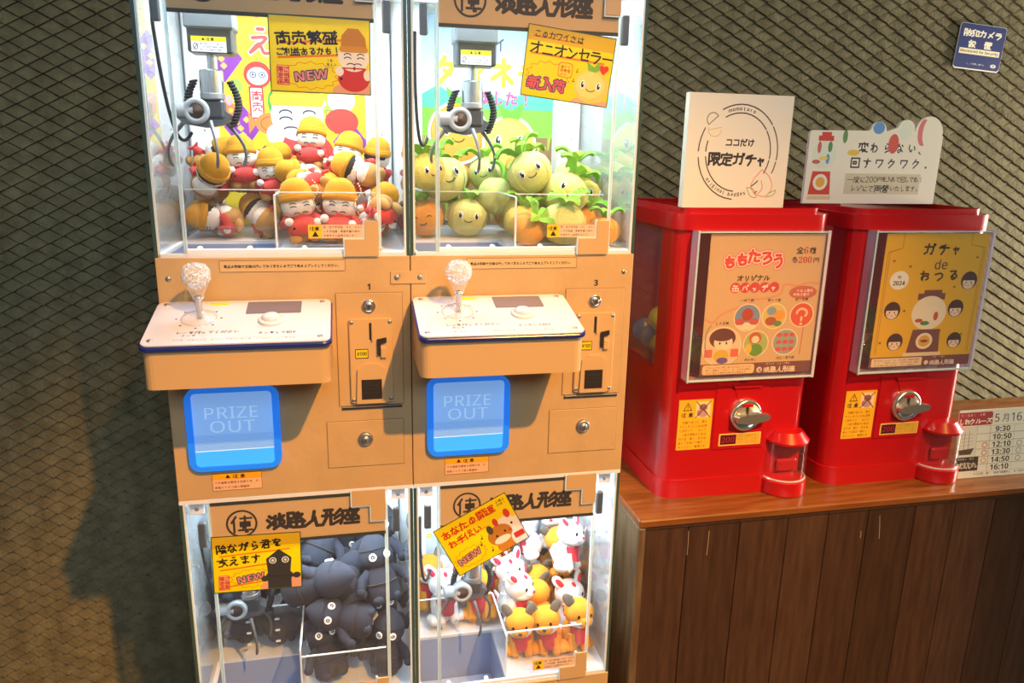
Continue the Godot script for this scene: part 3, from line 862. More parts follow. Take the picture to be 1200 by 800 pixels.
		disc(im, 408, 772, 66, 60, Color("f6e2b8")); disc(im, 408, 772, 46, 42, Color("e8a82c")); disc(im, 408, 772, 30, 10, br)
		im.fill_rect(Rect2i(256, 862, 300, 34), Color("f0d49c"))
		rrect(im, 526, 164, 0.1, 0.1, 0.05, br)
		im.fill_rect(Rect2i(0, 884, 800, 76), br)
		im.fill_rect(Rect2i(256, 856, 300, 28), Color("f0d49c"))
		rrect(im, 16, 892, 400, 62, 10, Color("ecd2a4")); fine_print(im, 36, 900, 360, 15, 3, 18, Color("a8744a"), 75)
		fine_print(im, 500, 888, 140, 14, 1, 18, Color("e8c9a8"), 76)
		disc(im, 452, 934, 17, 17, Color("f0dcc0")); words(im, "淡路人形座", 480, 914, 40, 5.5, Color("f0dcc0"))
	return im

func print_gacha_caution() -> Image:
	var im := paper(420, 560, Color("f0b82a"))
	pline(im, [Vector2(110, 34), Vector2(160, 116), Vector2(60, 116), Vector2(110, 34)], 8, INK); line(im, Vector2(110, 60), Vector2(110, 92), 8, INK); disc(im, 110, 104, 4, 4, INK)
	words(im, "注意", 36, 134, 58, 8, INK, 1.5)
	rrect(im, 212, 24, 180, 180, 6, Color("f6d9a0")); disc(im, 300, 90, 50, 40, Color("8a6a6a")); disc(im, 300, 160, 60, 40, Color("b89a9a")); disc(im, 250, 150, 24, 34, Color("a87a8a"))
	line(im, Vector2(214, 24), Vector2(390, 200), 11, Color("8a2a2a")); line(im, Vector2(390, 24), Vector2(214, 200), 11, Color("8a2a2a"))
	fine_print(im, 24, 234, 372, 34, 7, 46, Color("9a4a1a"), 14)
	return im

func print_gacha_price() -> Image:
	var im := paper(512, 160, Color("dcb040"))
	im.fill_rect(Rect2i(18, 18, 190, 124), Color("4a1626")); latin(im, "200", 112, 80, 76, Color("a02a3a"))
	fine_print(im, 226, 22, 270, 34, 3, 42, Color("b98a2a"), 15)
	frame(im, 0, 0, 512, 160, 7, Color("f0d27a"))
	return im

func print_camera_sticker() -> Image:
	var im := paper(720, 680, Color("27346a"))
	words(im, "防犯カメラ", 50, 70, 126, 20, Color("efe6c8"), 0.98); words(im, "設", 160, 236, 120, 19, Color("efe6c8")); words(im, "置", 410, 236, 120, 19, Color("efe6c8"))
	im.fill_rect(Rect2i(40, 376, 640, 86), Color("efe2bc"))
	latin(im, "Monitored for Security", 360, 422, 42, Color("5a3a2a"), true, 0, "Droid Sans", 0.95)
	fine_print(im, 190, 590, 350, 32, 1, 36, Color("d8d4c8"), 16); disc(im, 620, 606, 46, 30, Color("d8d4c8")); latin(im, "G", 620, 606, 30, Color("27346a"))
	return im

func print_schedule() -> Image:
	var im := paper(1024, 860, Color("efe3c0"))
	rrect(im, -60, 26, 500, 166, 24, Color("b03a34")); fine_print(im, 20, 40, 380, 40, 1, 44, Color("e8b8a0"), 18)
	words(im, "うずしおクルーズ", -150, 96, 82, 12, Color("f6ead0"), 0.88)
	latin(im, "5", 500, 112, 100, INK, false); words(im, "月", 556, 56, 110, 8, INK); latin(im, "16", 760, 112, 104, INK, false); words(im, "日", 850, 60, 100, 8, INK)
	latin(im, ")", 870, 112, 100, INK, false)
	var ts := ["9:30", "10:50", "12:10", "13:30", "14:50", "16:10"]
	for k in 6:
		var y := 204.0 + k * 98
		frame(im, 250, y, 180, 98, 4, Color("b8a888")); frame(im, 420, y, 330, 98, 4, Color("b8a888")); frame(im, 746, y, 300, 98, 4, Color("b8a888"))
		latin(im, ts[k], 590, y + 50, 68, INK, true, 0, "Droid Sans", 1.1)
		if k >= 2 and k <= 4:
			arc(im, 368, y + 50, 32, 32, 0, 360, 10, Color("d8603a") if k < 4 else Color("d8a04a"))
			arc(im, 830, y + 50, 32, 32, 0, 360, 8, Color("8a8a80"))
	im.fill_rect(Rect2i(0, 204, 250, 380), Color("e2d8bc"))
	poly(im, [Vector2(20, 500), Vector2(230, 480), Vector2(190, 560), Vector2(40, 560)], Color("5a4a34")); line(im, Vector2(90, 500), Vector2(96, 280), 6, Color("8a6a4a")); line(im, Vector2(150, 500), Vector2(154, 260), 6, Color("8a6a4a"))
	for k in 4:
		line(im, Vector2(50, 310 + k * 44), Vector2(200, 300 + k * 44), 4, Color("a08a6a"))
	im.fill_rect(Rect2i(0, 590, 300, 180), Color("46352c")); fine_print(im, 30, 600, 240, 30, 1, 36, Color("c8b090"), 19); words(im, "咸臨丸", 10, 650, 92, 11, Color("d8c8a4"))
	fine_print(im, 250, 800, 760, 34, 1, 40, Color("5a4a3a"), 20)
	return im

func print_tag(kind: int) -> Image:
	var im := paper(256, 256, Color("f3f3f2"))
	if kind == 0:
		fine_print(im, 40, 70, 180, 22, 5, 28, Color("8a8a90"), 22)
	else:
		flower(im, 128, 90, 60, Color("e8748a"), Color("f6d84a")); fine_print(im, 40, 160, 180, 22, 3, 26, Color("6a8ac0"), 23)
	return im

# ---------------------------------------------------------------- claw machines
func setup_materials() -> void:
	mat("panel", Color("cba876"), 0.42)
	textured(M.panel, noise_tex(0.02, 3, 256, 5, false, 4, ramp(Color("f2f2f2"), Color("ffffff"))), noise_tex(0.12, 2, 256, 6, true, 1.2), Vector3(2, 2, 2), true, 0.12)
	mat("plate_tan", Color("caa674"), 0.38)
	mat("groove", Color("8f7350"), 0.7)
	mat("seam_dark", Color("2f342c"), 0.5)
	mat("white_metal", Color("e9ebee"), 0.45)
	mat("tray", Color("dfe4ea"), 0.4)
	mat("steel", Color("c9cacc"), 0.24, 0.9)
	mat("dull_steel", Color("a7a8aa"), 0.42, 0.8)
	mat("dark", Color("2a2420"), 0.5)
	mat("black_rubber", Color("24262a"), 0.6)
	mat("grey_metal", Color("4c5054"), 0.4, 0.4)
	mat("claw_steel", Color("74787c"), 0.35, 0.6)
	mat("hub_grey", Color("aab0b4"), 0.15)
	mat("cover_grey", Color("6b747a"), 0.45)
	mat("chute_blue", Color("8ea2c8"), 0.4)
	var sp := glass("side_clear", Color(0.9, 0.95, 0.97, 0.01))
	sp.metallic = 0.28
	mat("button_clear", Color("cdd2dc"), 0.06)
	mat("screen_off", Color("6f6878"), 0.18)
	mat("blue_rim", Color("243383"), 0.25)
	mat("clear_plastic", Color("f2f6fa"), 0.08)
	glass("clear", Color(0.96, 0.99, 1.0, 0.008))
	glass("clear_edge", Color(0.86, 0.95, 0.95, 0.55))
	mat("edge_white", Color("e6f0f0"), 0.3)
	M.edge_white.backlight_enabled = true; M.edge_white.backlight = Color(0.5, 0.55, 0.55)
	mat("edge_green", Color("3f5650"), 0.25)
	var gl := glass("crystal", Color(0.97, 0.98, 1.0, 0.12))
	gl.roughness = 0.04
	mat("glitter", Color("f4f5f8"), 0.25, 0.25)
	var bl := mat("prize_glow", Color("1b74e6"), 0.3)
	bl.emission_enabled = true; bl.emission = Color("2a7ae8"); bl.emission_energy_multiplier = 0.6
	var lamp := mat("booth_lamp", Color("ffffff"), 0.4)
	lamp.emission_enabled = true; lamp.emission = Color(0.93, 0.97, 1.0); lamp.emission_energy_multiplier = 1.6
	var post := mat("post_white", Color("f1f4f8"), 0.4)
	M.title = print_mat(print_title(), 0.55)
	M.notice = print_mat(print_notice(), 0.5)
	M.caution = print_mat(print_caution(), 0.4)
	M.prize_caution = print_mat(print_prize_caution(), 0.45)
	M.carriage_label = print_mat(print_carriage(), 0.4)
	M.play = print_mat(print_plate(), 0.12)
	M.play.clearcoat_enabled = true; M.play.clearcoat = 0.6; M.play.clearcoat_roughness = 0.05
	M.price = print_mat(print_price(), 0.4)
	M.flap = print_mat(print_flap(), 0.2)
	M.flap.emission_enabled = true; M.flap.emission_texture = M.flap.albedo_texture; M.flap.emission_energy_multiplier = 0.7; M.flap.emission = Color.BLACK

func screw(parent: Node3D, x: float, y: float, z: float, r := 0.0045, b := Basis()) -> void:
	if not meshes.has("screw"):
		var s := sh()
		s.t = Transform3D(Basis(Vector3.RIGHT, PI / 2), Vector3())
		s.lathe([Vector2(0, 0.45), Vector2(0.35, 0.42), Vector2(0.8, 0.25), Vector2(1, 0)], 12)
		s.t = Transform3D()
		s.box(Vector3(0, 0, 0.46), Vector3(1.1, 0.2, 0.06)); s.box(Vector3(0, 0, 0.46), Vector3(0.2, 1.1, 0.06))
		meshes.screw = s.mesh()
	part("screw", meshes.screw, M.dull_steel, parent, Transform3D(b.scaled(Vector3(r, r, r)), Vector3(x, y, z)))

func decal(called: String, m: Material, parent: Node3D, x0: float, y0: float, x1: float, y1: float, z: float, r := 0.001) -> MeshInstance3D:
	return part(called, sh().slab(Vector3(), Vector3(x1 - x0, y1 - y0, 0.0008), r, 3), m, parent, move((x0 + x1) * 0.5, (y0 + y1) * 0.5, z + 0.0004))

func control_box(u: Node3D) -> void:
	var cb := Node3D.new()
	cb.name = "control_box"
	u.add_child(cb)
	var x0 := 0.0025; var x1 := 0.2805; var w := x1 - x0; var mid := (x0 + x1) * 0.5
	# outline seen from above, with rounded front corners
	var body := sh()
	var r := 0.016
	var outl := [Vector2(x0, 0)]
	for i in 6:
		var a := PI - PI * 0.5 * i / 5
		outl.append(Vector2(x0 + r + r * cos(a), 0.148 - r + r * sin(a)))
	for i in 6:
		var a := PI * 0.5 - PI * 0.5 * i / 5
		outl.append(Vector2(x1 - r + r * cos(a), 0.148 - r + r * sin(a)))
	outl.append(Vector2(x1, 0))
	var top := func(z: float) -> float: return 0.3555 - z * 0.2433
	var cnt := outl.size()
	for i in cnt:
		var a: Vector2 = outl[i]; var b: Vector2 = outl[(i + 1) % cnt]
		var m := Vector3(-(b - a).y, 0, (b - a).x).normalized()
		body.quad(Vector3(a.x, 0.257, a.y), Vector3(b.x, 0.257, b.y), Vector3(b.x, top.call(b.y), b.y), Vector3(a.x, top.call(a.y), a.y), m)
		body.tri(Vector3(mid, 0.257, 0.05), Vector3(a.x, 0.257, a.y), Vector3(b.x, 0.257, b.y), Vector3.DOWN, Vector3.DOWN, Vector3.DOWN)
		body.tri(Vector3(mid, top.call(0.05), 0.05), Vector3(a.x, top.call(a.y), a.y), Vector3(b.x, top.call(b.y), b.y), Vector3.UP, Vector3.UP, Vector3.UP)
	part("housing", body, M.plate_tan, cb)
	var tilt := Basis(Vector3.RIGHT, -PI / 2 + atan(0.2433))
	var c := Vector3(mid, 0.3555 - 0.077 * 0.2433, 0.077)
	var rim := part("rim", sh().slab(Vector3(0, 0, 0.004), Vector3(w + 0.006, 0.160, 0.0078), 0.015, 6, 0.0015), M.blue_rim, cb, Transform3D(tilt, c))
	part("playing_plate", sh().slab(Vector3(0, 0, 0.0095), Vector3(w + 0.001, 0.154, 0.003), 0.013, 6, 0.0006), M.play, cb, Transform3D(tilt, c))
	var T := Transform3D(tilt, c)
	var on := func(fu: float, fv: float, up: float) -> Vector3: return T * Vector3((fu - 0.5) * w, (0.5 - fv) * 0.154, 0.011 + up)
	part("display", sh().slab(Vector3(0, 0, 0), Vector3(0.088, 0.044, 0.001), 0.002, 2), M.screen_off, cb, Transform3D(tilt, on.call(0.67, 0.2, 0.0005)))
	for e in [[0.05, 0.07], [0.95, 0.07], [0.045, 0.9], [0.945, 0.9]]:
		var p: Vector3 = on.call(e[0], e[1], 0.0)
		screw(cb, p.x, p.y, p.z, 0.0048, tilt)
	# clear push button
	var bt := sh()
	bt.lathe([Vector2(0.021, 0), Vector2(0.021, 0.003), Vector2(0.017, 0.0055), Vector2(0.0155, 0.0045), Vector2(0.0155, 0.007), Vector2(0.011, 0.011), Vector2(0.005, 0.0125), Vector2(0, 0.0128)], 28)
	part("push_button", bt, M.button_clear, cb, Transform3D(tilt * Basis(Vector3.RIGHT, PI / 2), on.call(0.665, 0.52, 0)))
	# joystick
	var up: Vector3 = (tilt * Vector3(0, 0, 1) * 0.35 + Vector3.UP).normalized()
	var jb := sh().along(up)
	var at: Vector3 = on.call(0.265, 0.42, 0)
	part("stick_base", sh().lathe([Vector2(0.03, 0), Vector2(0.029, 0.002), Vector2(0.019, 0.0035), Vector2(0.012, 0.006), Vector2(0.0085, 0.012), Vector2(0.006, 0.013)], 26), M.crystal, cb, Transform3D(tilt * Basis(Vector3.RIGHT, PI / 2), at))
	part("stick_shaft", sh().lathe([Vector2(0.005, 0), Vector2(0.005, 0.03), Vector2(0.0085, 0.032), Vector2(0.0085, 0.036), Vector2(0.004, 0.037)], 14), M.steel, cb, Transform3D(jb, at))
	var prof := [Vector2(0, 0.033), Vector2(0.009, 0.034), Vector2(0.0105, 0.041), Vector2(0.0165, 0.052), Vector2(0.0222, 0.063), Vector2(0.0235, 0.072), Vector2(0.0212, 0.081), Vector2(0.013, 0.088), Vector2(0.006, 0.0905), Vector2(0, 0.091)]
	part("stick_ball", sh().lathe(prof, 26), M.crystal, cb, Transform3D(jb, at))
	var core := sh()
	var rg := RandomNumberGenerator.new()
	rg.seed = 77
	for k in 600:      # crushed glitter inside the ball
		var y := rg.randf_range(0.05, 0.088)
		var rad: float = (0.0198 if y > 0.06 else 0.0145) * sqrt(maxf(0.05, 1.0 - ((y - 0.07) / 0.0215) ** 2))
		var a := rg.randf() * TAU
		var q := Vector3(rad * cos(a), y, rad * sin(a))
		var e1 := Vector3(rg.randfn(), rg.randfn(), rg.randfn()).normalized() * 0.0032
		var e2 := Vector3(rg.randfn(), rg.randfn(), rg.randfn()).normalized() * 0.0032
		var m := e1.cross(e2).normalized()
		core.tri(q, q + e1, q + e2, m, m, m); core.tri(q, q - e1, q + e2, m, m, m)
	part("glitter_core", core, M.glitter, cb, Transform3D(jb, at))

func coin_bay(u: Node3D) -> void:
	var d := part("coin_door", sh().slab(Vector3(0.3467, 0.2695, 0.001), Vector3(0.1155, 0.208, 0.002), 0.0008, 1, 0.0006), M.panel, u)
	part("door_gap", sh().slab(Vector3(0.3467, 0.2695, 0.0002), Vector3(0.1178, 0.2103, 0.0004), 0.0008, 1), M.groove, d)
	var z := 0.002
	var lk := sh()
	lk.t = move(0.3457, 0.3506, z, Basis(Vector3.RIGHT, PI / 2))
	lk.lathe([Vector2(0.0118, 0), Vector2(0.0118, 0.003), Vector2(0.0095, 0.0045), Vector2(0.0085, 0.003), Vector2(0.0068, 0.003), Vector2(0.0068, 0.0065), Vector2(0.005, 0.0072), Vector2(0, 0.0072)], 24)
	part("key_lock", lk, M.steel, d)
	part("key_slot", sh().box(Vector3(0.3457, 0.3506, z + 0.0073), Vector3(0.0014, 0.006, 0.0006)), M.dark, d)
	var cp := sh()      # cast coin plate, its lower wings drawn in towards the slot
	cp.slab(Vector3(0.348, 0.25, z + 0.003), Vector3(0.077, 0.158, 0.006), 0.005, 4, 0.0015)
	part("coin_plate", cp, M.plate_tan, d)
	part("coin_chute", sh().prism(PackedVector2Array([Vector2(0.3225, 0.236), Vector2(0.337, 0.246), Vector2(0.358, 0.246), Vector2(0.3725, 0.236), Vector2(0.3755, 0.172), Vector2(0.3195, 0.172)]), z + 0.005, z + 0.011), M.plate_tan, d)
	for e in [[0.3145, 0.322], [0.3815, 0.322], [0.3145, 0.178], [0.3815, 0.178]]:
		screw(d, e[0], e[1], z + 0.006, 0.0038)
	part("coin_slot", sh().box(Vector3(0.3467, 0.3055, z + 0.0062), Vector3(0.0034, 0.031, 0.0008)), M.dark, d)
	part("slot_guard", sh().box(Vector3(0.3502, 0.3055, z + 0.0085), Vector3(0.003, 0.034, 0.005), 0.001), M.plate_tan, d)
	decal("price_label", M.price, d, 0.3195, 0.256, 0.3425, 0.2735, z + 0.0058)
	part("return_lever", sh().prism(PackedVector2Array([Vector2(0.3585, 0.262), Vector2(0.3585, 0.291), Vector2(0.375, 0.294), Vector2(0.375, 0.286), Vector2(0.3645, 0.283), Vector2(0.3645, 0.262)]), z + 0.005, z + 0.011), M.dark, d)
	part("lever_stop", sh().box(Vector3(0.3695, 0.2665, z + 0.009), Vector3(0.010, 0.019, 0.006), 0.001), M.plate_tan, d)
	part("return_cup", sh().box(Vector3(0.347, 0.199, z + 0.0113), Vector3(0.036, 0.037, 0.0012)), M.dark, d)
	for k in 3:
		part("cup_flap_rib", sh().box(Vector3(0.347, 0.193 + k * 0.007, z + 0.0122), Vector3(0.026, 0.001, 0.0006)), M.seam_dark, d)
	part("handle_slit", sh().box(Vector3(0.3475, 0.1605, 0.002), Vector3(0.108, 0.0022, 0.004), 0.0006), M.dark, u)
	part("handle_bar", sh().box(Vector3(0.3475, 0.1635, 0.003), Vector3(0.108, 0.0022, 0.005), 0.0006), M.dull_steel, u)
	var kd := part("service_door", sh().slab(Vector3(0.334, 0.0905, 0.001), Vector3(0.138, 0.089, 0.002), 0.0008, 1, 0.0006), M.panel, u)
	part("door_gap", sh().slab(Vector3(0.334, 0.0905, 0.0002), Vector3(0.1402, 0.0912, 0.0004), 0.0008, 1), M.groove, kd)
	var l2 := sh()
	l2.t = move(0.3335, 0.1005, z, Basis(Vector3.RIGHT, PI / 2))
	l2.lathe([Vector2(0.0135, 0), Vector2(0.0135, 0.004), Vector2(0.011, 0.007), Vector2(0.009, 0.007), Vector2(0.009, 0.005), Vector2(0.0075, 0.005), Vector2(0.0075, 0.009), Vector2(0, 0.0095)], 24)
	part("door_lock", l2, M.dull_steel, kd)
	part("key_slot", sh().box(Vector3(0.3335, 0.1005, z + 0.0095), Vector3(0.0016, 0.007, 0.0006)), M.dark, kd)

func prize_door(u: Node3D) -> void:
	var o := sh()
	var ro := o.ring(0.157, 0.1535, 0.02, 6); var ri := o.ring(0.134, 0.137, 0.008, 6)
	o.t = move(0.1055, 0.1348, 0)
	var cnt: int = ro.size()
	for i in cnt:
		var j := (i + 1) % cnt
		var a: Vector2 = ro[i][0]; var b: Vector2 = ro[j][0]; var c: Vector2 = ri[j][0] + Vector2(0, 0.0015); var d: Vector2 = ri[i][0] + Vector2(0, 0.0015)
		var na := Vector3(ro[i][1].x, ro[i][1].y, 0); var nb := Vector3(ro[j][1].x, ro[j][1].y, 0)
		o.quadn(Vector3(a.x, a.y, 0), Vector3(b.x, b.y, 0), Vector3(b.x, b.y, 0.010), Vector3(a.x, a.y, 0.010), na, nb, nb, na)
		o.quadn(Vector3(a.x, a.y, 0.010), Vector3(b.x, b.y, 0.010), Vector3(c.x, c.y, 0.012), Vector3(d.x, d.y, 0.012), Vector3.BACK, Vector3.BACK, Vector3.BACK, Vector3.BACK)
		o.quadn(Vector3(c.x, c.y, 0.012), Vector3(d.x, d.y, 0.012), Vector3(d.x, d.y, 0.002), Vector3(c.x, c.y, 0.002), -nb, -na, -na, -nb)
	var pd := part("prize_door_light_frame", o, M.prize_glow, u)
	part("prize_flap", sh().slab(Vector3(), Vector3(0.134, 0.137, 0.004), 0.008, 6), M.flap, pd, move(0.1055, 0.1363, 0.006))
	decal("prize_caution_label", M.prize_caution, u, 0.0605, 0.0155, 0.1462, 0.0492, 0.0)

func crane(u: Node3D, base: Vector3, spread: float, yaw: float) -> void:
	# base: the middle of the hub, in the machine's own axes
	var c := Node3D.new()
	c.name = "crane"
	u.add_child(c)
	var by := base.y; var bx := base.x; var bz := base.z
	var top := PH + BH - 0.03
	var cy := maxf(by + 0.075, PH + BH - 0.175)
	part("rail", sh().box(Vector3(0.21, top, bz - 0.03), Vector3(0.37, 0.016, 0.016), 0.002), M.dull_steel, c)
	part("rail", sh().box(Vector3(bx + 0.05, top - 0.002, -0.19), Vector3(0.014, 0.014, 0.36), 0.002), M.dull_steel, c)
	part("carriage", sh().box(Vector3(bx + 0.035, cy + 0.052, bz - 0.02), Vector3(0.074, 0.062, 0.055), 0.003), M.grey_metal, c)
	part("carriage_cover", sh().box(Vector3(bx + 0.035, cy + 0.075, bz - 0.018), Vector3(0.082, 0.03, 0.06), 0.003), M.cover_grey, c)
	part("carriage_hanger", sh().box(Vector3(bx + 0.035, (cy + 0.08 + top) * 0.5, bz - 0.025), Vector3(0.03, top - cy - 0.08, 0.02), 0.002), M.dull_steel, c)
	decal("carriage_label", M.carriage_label, c, bx + 0.004, cy + 0.022, bx + 0.062, cy + 0.048, bz + 0.008)
	part("mast", sh().cyl(Vector3(bx + 0.032, (by + cy + 0.03) * 0.5, bz - 0.02), Vector3.UP, 0.009, cy + 0.04 - by, 14), M.steel, c)
	part("lift_motor", sh().cyl(Vector3(bx + 0.03, by + 0.048, bz - 0.012), Vector3.UP, 0.0205, 0.044, 22, 0.002), M.steel, c)
	part("motor_collar", sh().cyl(Vector3(bx + 0.03, by + 0.026, bz - 0.012), Vector3.UP, 0.021, 0.012, 22, 0.002), M.dull_steel, c)
	part("hub_block", sh().box(Vector3(bx + 0.028, by + 0.004, bz - 0.014), Vector3(0.044, 0.034, 0.036), 0.005), M.grey_metal, c)
	part("claw_motor", sh().cyl(Vector3(bx - 0.018, by + 0.001, bz), Vector3.RIGHT, 0.0125, 0.036, 20, 0.002), M.hub_grey, c)
	var hb := sh()
	hb.t = move(bx + 0.004, by, bz + 0.004, Basis(Vector3.RIGHT, PI / 2))
	hb.lathe([Vector2(0.0, -0.012), Vector2(0.0215, -0.012), Vector2(0.0225, 0.004), Vector2(0.02, 0.008), Vector2(0.014, 0.0085), Vector2(0.013, 0.006)], 30)
	part("hub_ring", hb, M.hub_grey, c)
	var hl := sh()
	hl.t = move(bx + 0.004, by, bz + 0.004, Basis(Vector3.RIGHT, PI / 2))
	hl.lathe([Vector2(0.013, 0.004), Vector2(0.012, 0.008), Vector2(0.006, 0.0065), Vector2(0.004, 0.009), Vector2(0, 0.0095)], 24)
	part("hub_cap", hl, mat("hub_brown", Color("4a3830"), 0.4), c)
	for s in [-1.0, 1.0]:
		var coil := []
		for k in 90:
			var f := k / 89.0
			coil.append(Vector3(bx + 0.03 + s * (0.03 + 0.012 * sin(f * PI)) + 0.005 * cos(f * 90), by + 0.052 - 0.075 * f, bz - 0.016 + 0.005 * sin(f * 90)))
		part("coil_cable", sh().tube(coil, 0.0026, 6), M.black_rubber, c)
	part("claw_head", sh().prism(PackedVector2Array([Vector2(bx - 0.035, by - 0.008), Vector2(bx - 0.02, by - 0.022), Vector2(bx + 0.016, by - 0.028), Vector2(bx + 0.05, by - 0.022), Vector2(bx + 0.062, by - 0.006), Vector2(bx + 0.05, by + 0.002), Vector2(bx - 0.02, by + 0.002)]), bz - 0.03, bz - 0.002), M.claw_steel, c)
	for k in 3:
		var a: float = yaw + [PI, 0.0, -PI * 0.42][k]
		var d := Vector3(cos(a), 0, -sin(a))
		var o := Vector3(bx + 0.014, by - 0.014, bz - 0.016)
		var pts := []
		for j in 11:
			var f := j / 10.0
			pts.append(o + d * (0.035 + spread * sin(f * PI * 0.72)) + Vector3.DOWN * (0.004 + 0.078 * f))
		part("claw_arm", sh().tube(pts, [0.0042, 0.0038, 0.0034, 0.0031, 0.0029, 0.0027, 0.0026, 0.0026, 0.0028, 0.0032, 0.0018], 8), M.claw_steel, c)

func claw_machine(x: float, y: float, num: String, label: String, chute_tall: float, hub: Vector3, spread: float, yaw: float) -> Node3D:
	var u := thing("claw_machine", label, "claw machine", Vector3(x, y, 0))
	var W := COL - 0.0015
	var xm := COL * 0.5
	# the metal cabinet: hollow behind its front so that the chute has room
	var cab := sh()
	for e in [[Vector3(0.004, PH * 0.5, -0.29), Vector3(0.006, PH, 0.55)], [Vector3(COL - 0.004, PH * 0.5, -0.29), Vector3(0.006, PH, 0.55)], [Vector3(xm, PH * 0.5, -0.563), Vector3(W - 0.002, PH, 0.006)], [Vector3(xm, 0.004, -0.29), Vector3(W - 0.002, 0.008, 0.54)]]:
		cab.box(e[0], e[1])
	part("cabinet", cab, M.panel, u)
	part("front_panel", sh().slab(Vector3(xm, PH * 0.5, -0.006), Vector3(W, PH, 0.012), 0.0012, 1, 0.001), M.panel, u)
	decal("notice_strip", M.notice, u, 0.1005, 0.4135, 0.3075, 0.4335, 0.0)
	for e in [[0.0188, 0.4034], [0.4012, 0.4046]]:
		screw(u, e[0], e[1], 0.0, 0.005)
	screw(u, 0.084, 0.4005, 0.0, 0.0018)
	var tm := TextMesh.new()
	tm.text = num; tm.font_size = 32; tm.pixel_size = 0.00048; tm.depth = 0.0006
	var f := SystemFont.new()
	f.font_names = PackedStringArray(["Droid Sans"]); f.font_weight = 700
	tm.font = f
	part("number", tm, M.dark, u, move(0.3475, 0.3845, 0.0004))
	control_box(u)
	coin_bay(u)
	prize_door(u)
	# booth floor round the chute
	var y0 := PH
	var fl := sh()
	fl.box(Vector3(0.304, y0 + 0.003, -0.2), Vector3(0.222, 0.006, 0.396)); fl.box(Vector3(0.1, y0 + 0.003, -0.291), Vector3(0.186, 0.006, 0.214)); fl.box(Vector3(0.1, y0 + 0.003, -0.006), Vector3(0.186, 0.006, 0.008)); fl.box(Vector3(0.0095, y0 + 0.003, -0.096), Vector3(0.009, 0.006, 0.176))
	part("booth_floor", fl, M.tray, u)
	var ch := sh()
	ch.box(Vector3(0.1035, y0 - 0.1, -0.186), Vector3(0.184, 0.2, 0.004)); ch.box(Vector3(0.0115, y0 - 0.1, -0.1), Vector3(0.004, 0.2, 0.176)); ch.box(Vector3(0.1955, y0 - 0.1, -0.1), Vector3(0.004, 0.2, 0.176))
	ch.t = move(0.1035, y0 - 0.16, -0.1, Basis(Vector3.RIGHT, 0.5))
	ch.box(Vector3(), Vector3(0.184, 0.004, 0.2))
	part("prize_chute", ch, M.chute_blue, u)
	# clear guards
	var gs := sh().box(Vector3(0.194, y0 + 0.006 + chute_tall * 0.5, -0.1), Vector3(0.003, chute_tall, 0.16))
	part("chute_guard", gs, M.clear, u)
	part("chute_guard", sh().box(Vector3(0.108, y0 + 0.006 + chute_tall * 0.5, -0.181), Vector3(0.172, chute_tall, 0.003)), M.clear, u)
	for e in [[Vector3(0.194, y0 + 0.007 + chute_tall, -0.1), Vector3(0.0034, 0.0018, 0.16)], [Vector3(0.108, y0 + 0.007 + chute_tall, -0.181), Vector3(0.172, 0.0018, 0.0034)], [Vector3(0.194, y0 + 0.006 + chute_tall * 0.5, -0.0195), Vector3(0.0036, chute_tall, 0.0018)]]:
		part("guard_edge", sh().box(e[0], e[1]), M.edge_white, u)
	for k in (6 if chute_tall > 0.12 else 0):
		var cx: float = 0.075 if k % 2 == 0 else 0.135
		part("guard_slot", sh().slab(Vector3(cx, y0 + chute_tall * (0.35 + 0.22 * (k / 2)), -0.181), Vector3(0.010, 0.003, 0.0036), 0.0014, 3), M.edge_white, u)
	part("front_barrier", sh().box(Vector3(0.279, y0 + 0.056, -0.03), Vector3(0.168, 0.1, 0.003)), M.clear, u)
	part("barrier_edge", sh().box(Vector3(0.279, y0 + 0.107, -0.03), Vector3(0.168, 0.0018, 0.0036)), M.edge_white, u)
	for e in [0.07, 0.15, 0.24, 0.33]:
		part("guard_clip", sh().cyl(Vector3(e, y0 + 0.013, -0.014), Vector3.BACK, 0.005, 0.008, 12, 0.001), M.clear_plastic, u)
	part("front_sill", sh().box(Vector3(0.21, y0 + 0.010, -0.007), Vector3(0.325, 0.008, 0.006), 0.001), M.white_metal, u)
	# panes
	for s in [0, 1]:
		var px: float = 0.0035 if s == 0 else COL - 0.0035
		part("side_pane", sh().box(Vector3(px, y0 + BH * 0.5, -0.2), Vector3(0.005, BH, 0.39)), M.side_clear, u)
		part("pane_edge", sh().box(Vector3(px, y0 + BH * 0.5, -0.0035), Vector3(0.006, BH, 0.003)), M.edge_green, u)
		part("pane_edge", sh().box(Vector3(px + (0.0045 if s == 0 else -0.0045), y0 + BH * 0.5, -0.004), Vector3(0.0036, BH, 0.004)), M.edge_white, u)
		var qx: float = 0.0265 if s == 0 else 0.3925
		part("front_side_pane", sh().box(Vector3(qx, y0 + BH * 0.5, -0.012), Vector3(0.043, BH, 0.003)), M.clear, u)
		var bx: float = 0.0485 if s == 0 else 0.3685
		part("front_post", sh().box(Vector3(bx, y0 + BH * 0.5, -0.008), Vector3(0.005, BH, 0.008), 0.001), M.clear_edge, u)
		part("post_edge", sh().box(Vector3(bx + (0.0034 if s == 0 else -0.0034), y0 + BH * 0.5, -0.004), Vector3(0.0014, BH, 0.004)), M.edge_white, u)
		part("hinge_plate", sh().box(Vector3(0.0265 if s == 0 else 0.392, y0 + BH - 0.018, -0.02), Vector3(0.026, 0.036, 0.006), 0.001), M.white_metal, u)
		screw(u, 0.0265 if s == 0 else 0.392, y0 + BH - 0.026, -0.017, 0.004)
		# hardware hung inside the front corners
		part("corner_bracket", sh().box(Vector3(0.030 if s == 0 else 0.388, y0 + BH - 0.085, -0.03), Vector3(0.014, 0.05, 0.012), 0.002), M.grey_metal, u)
	var cable := []
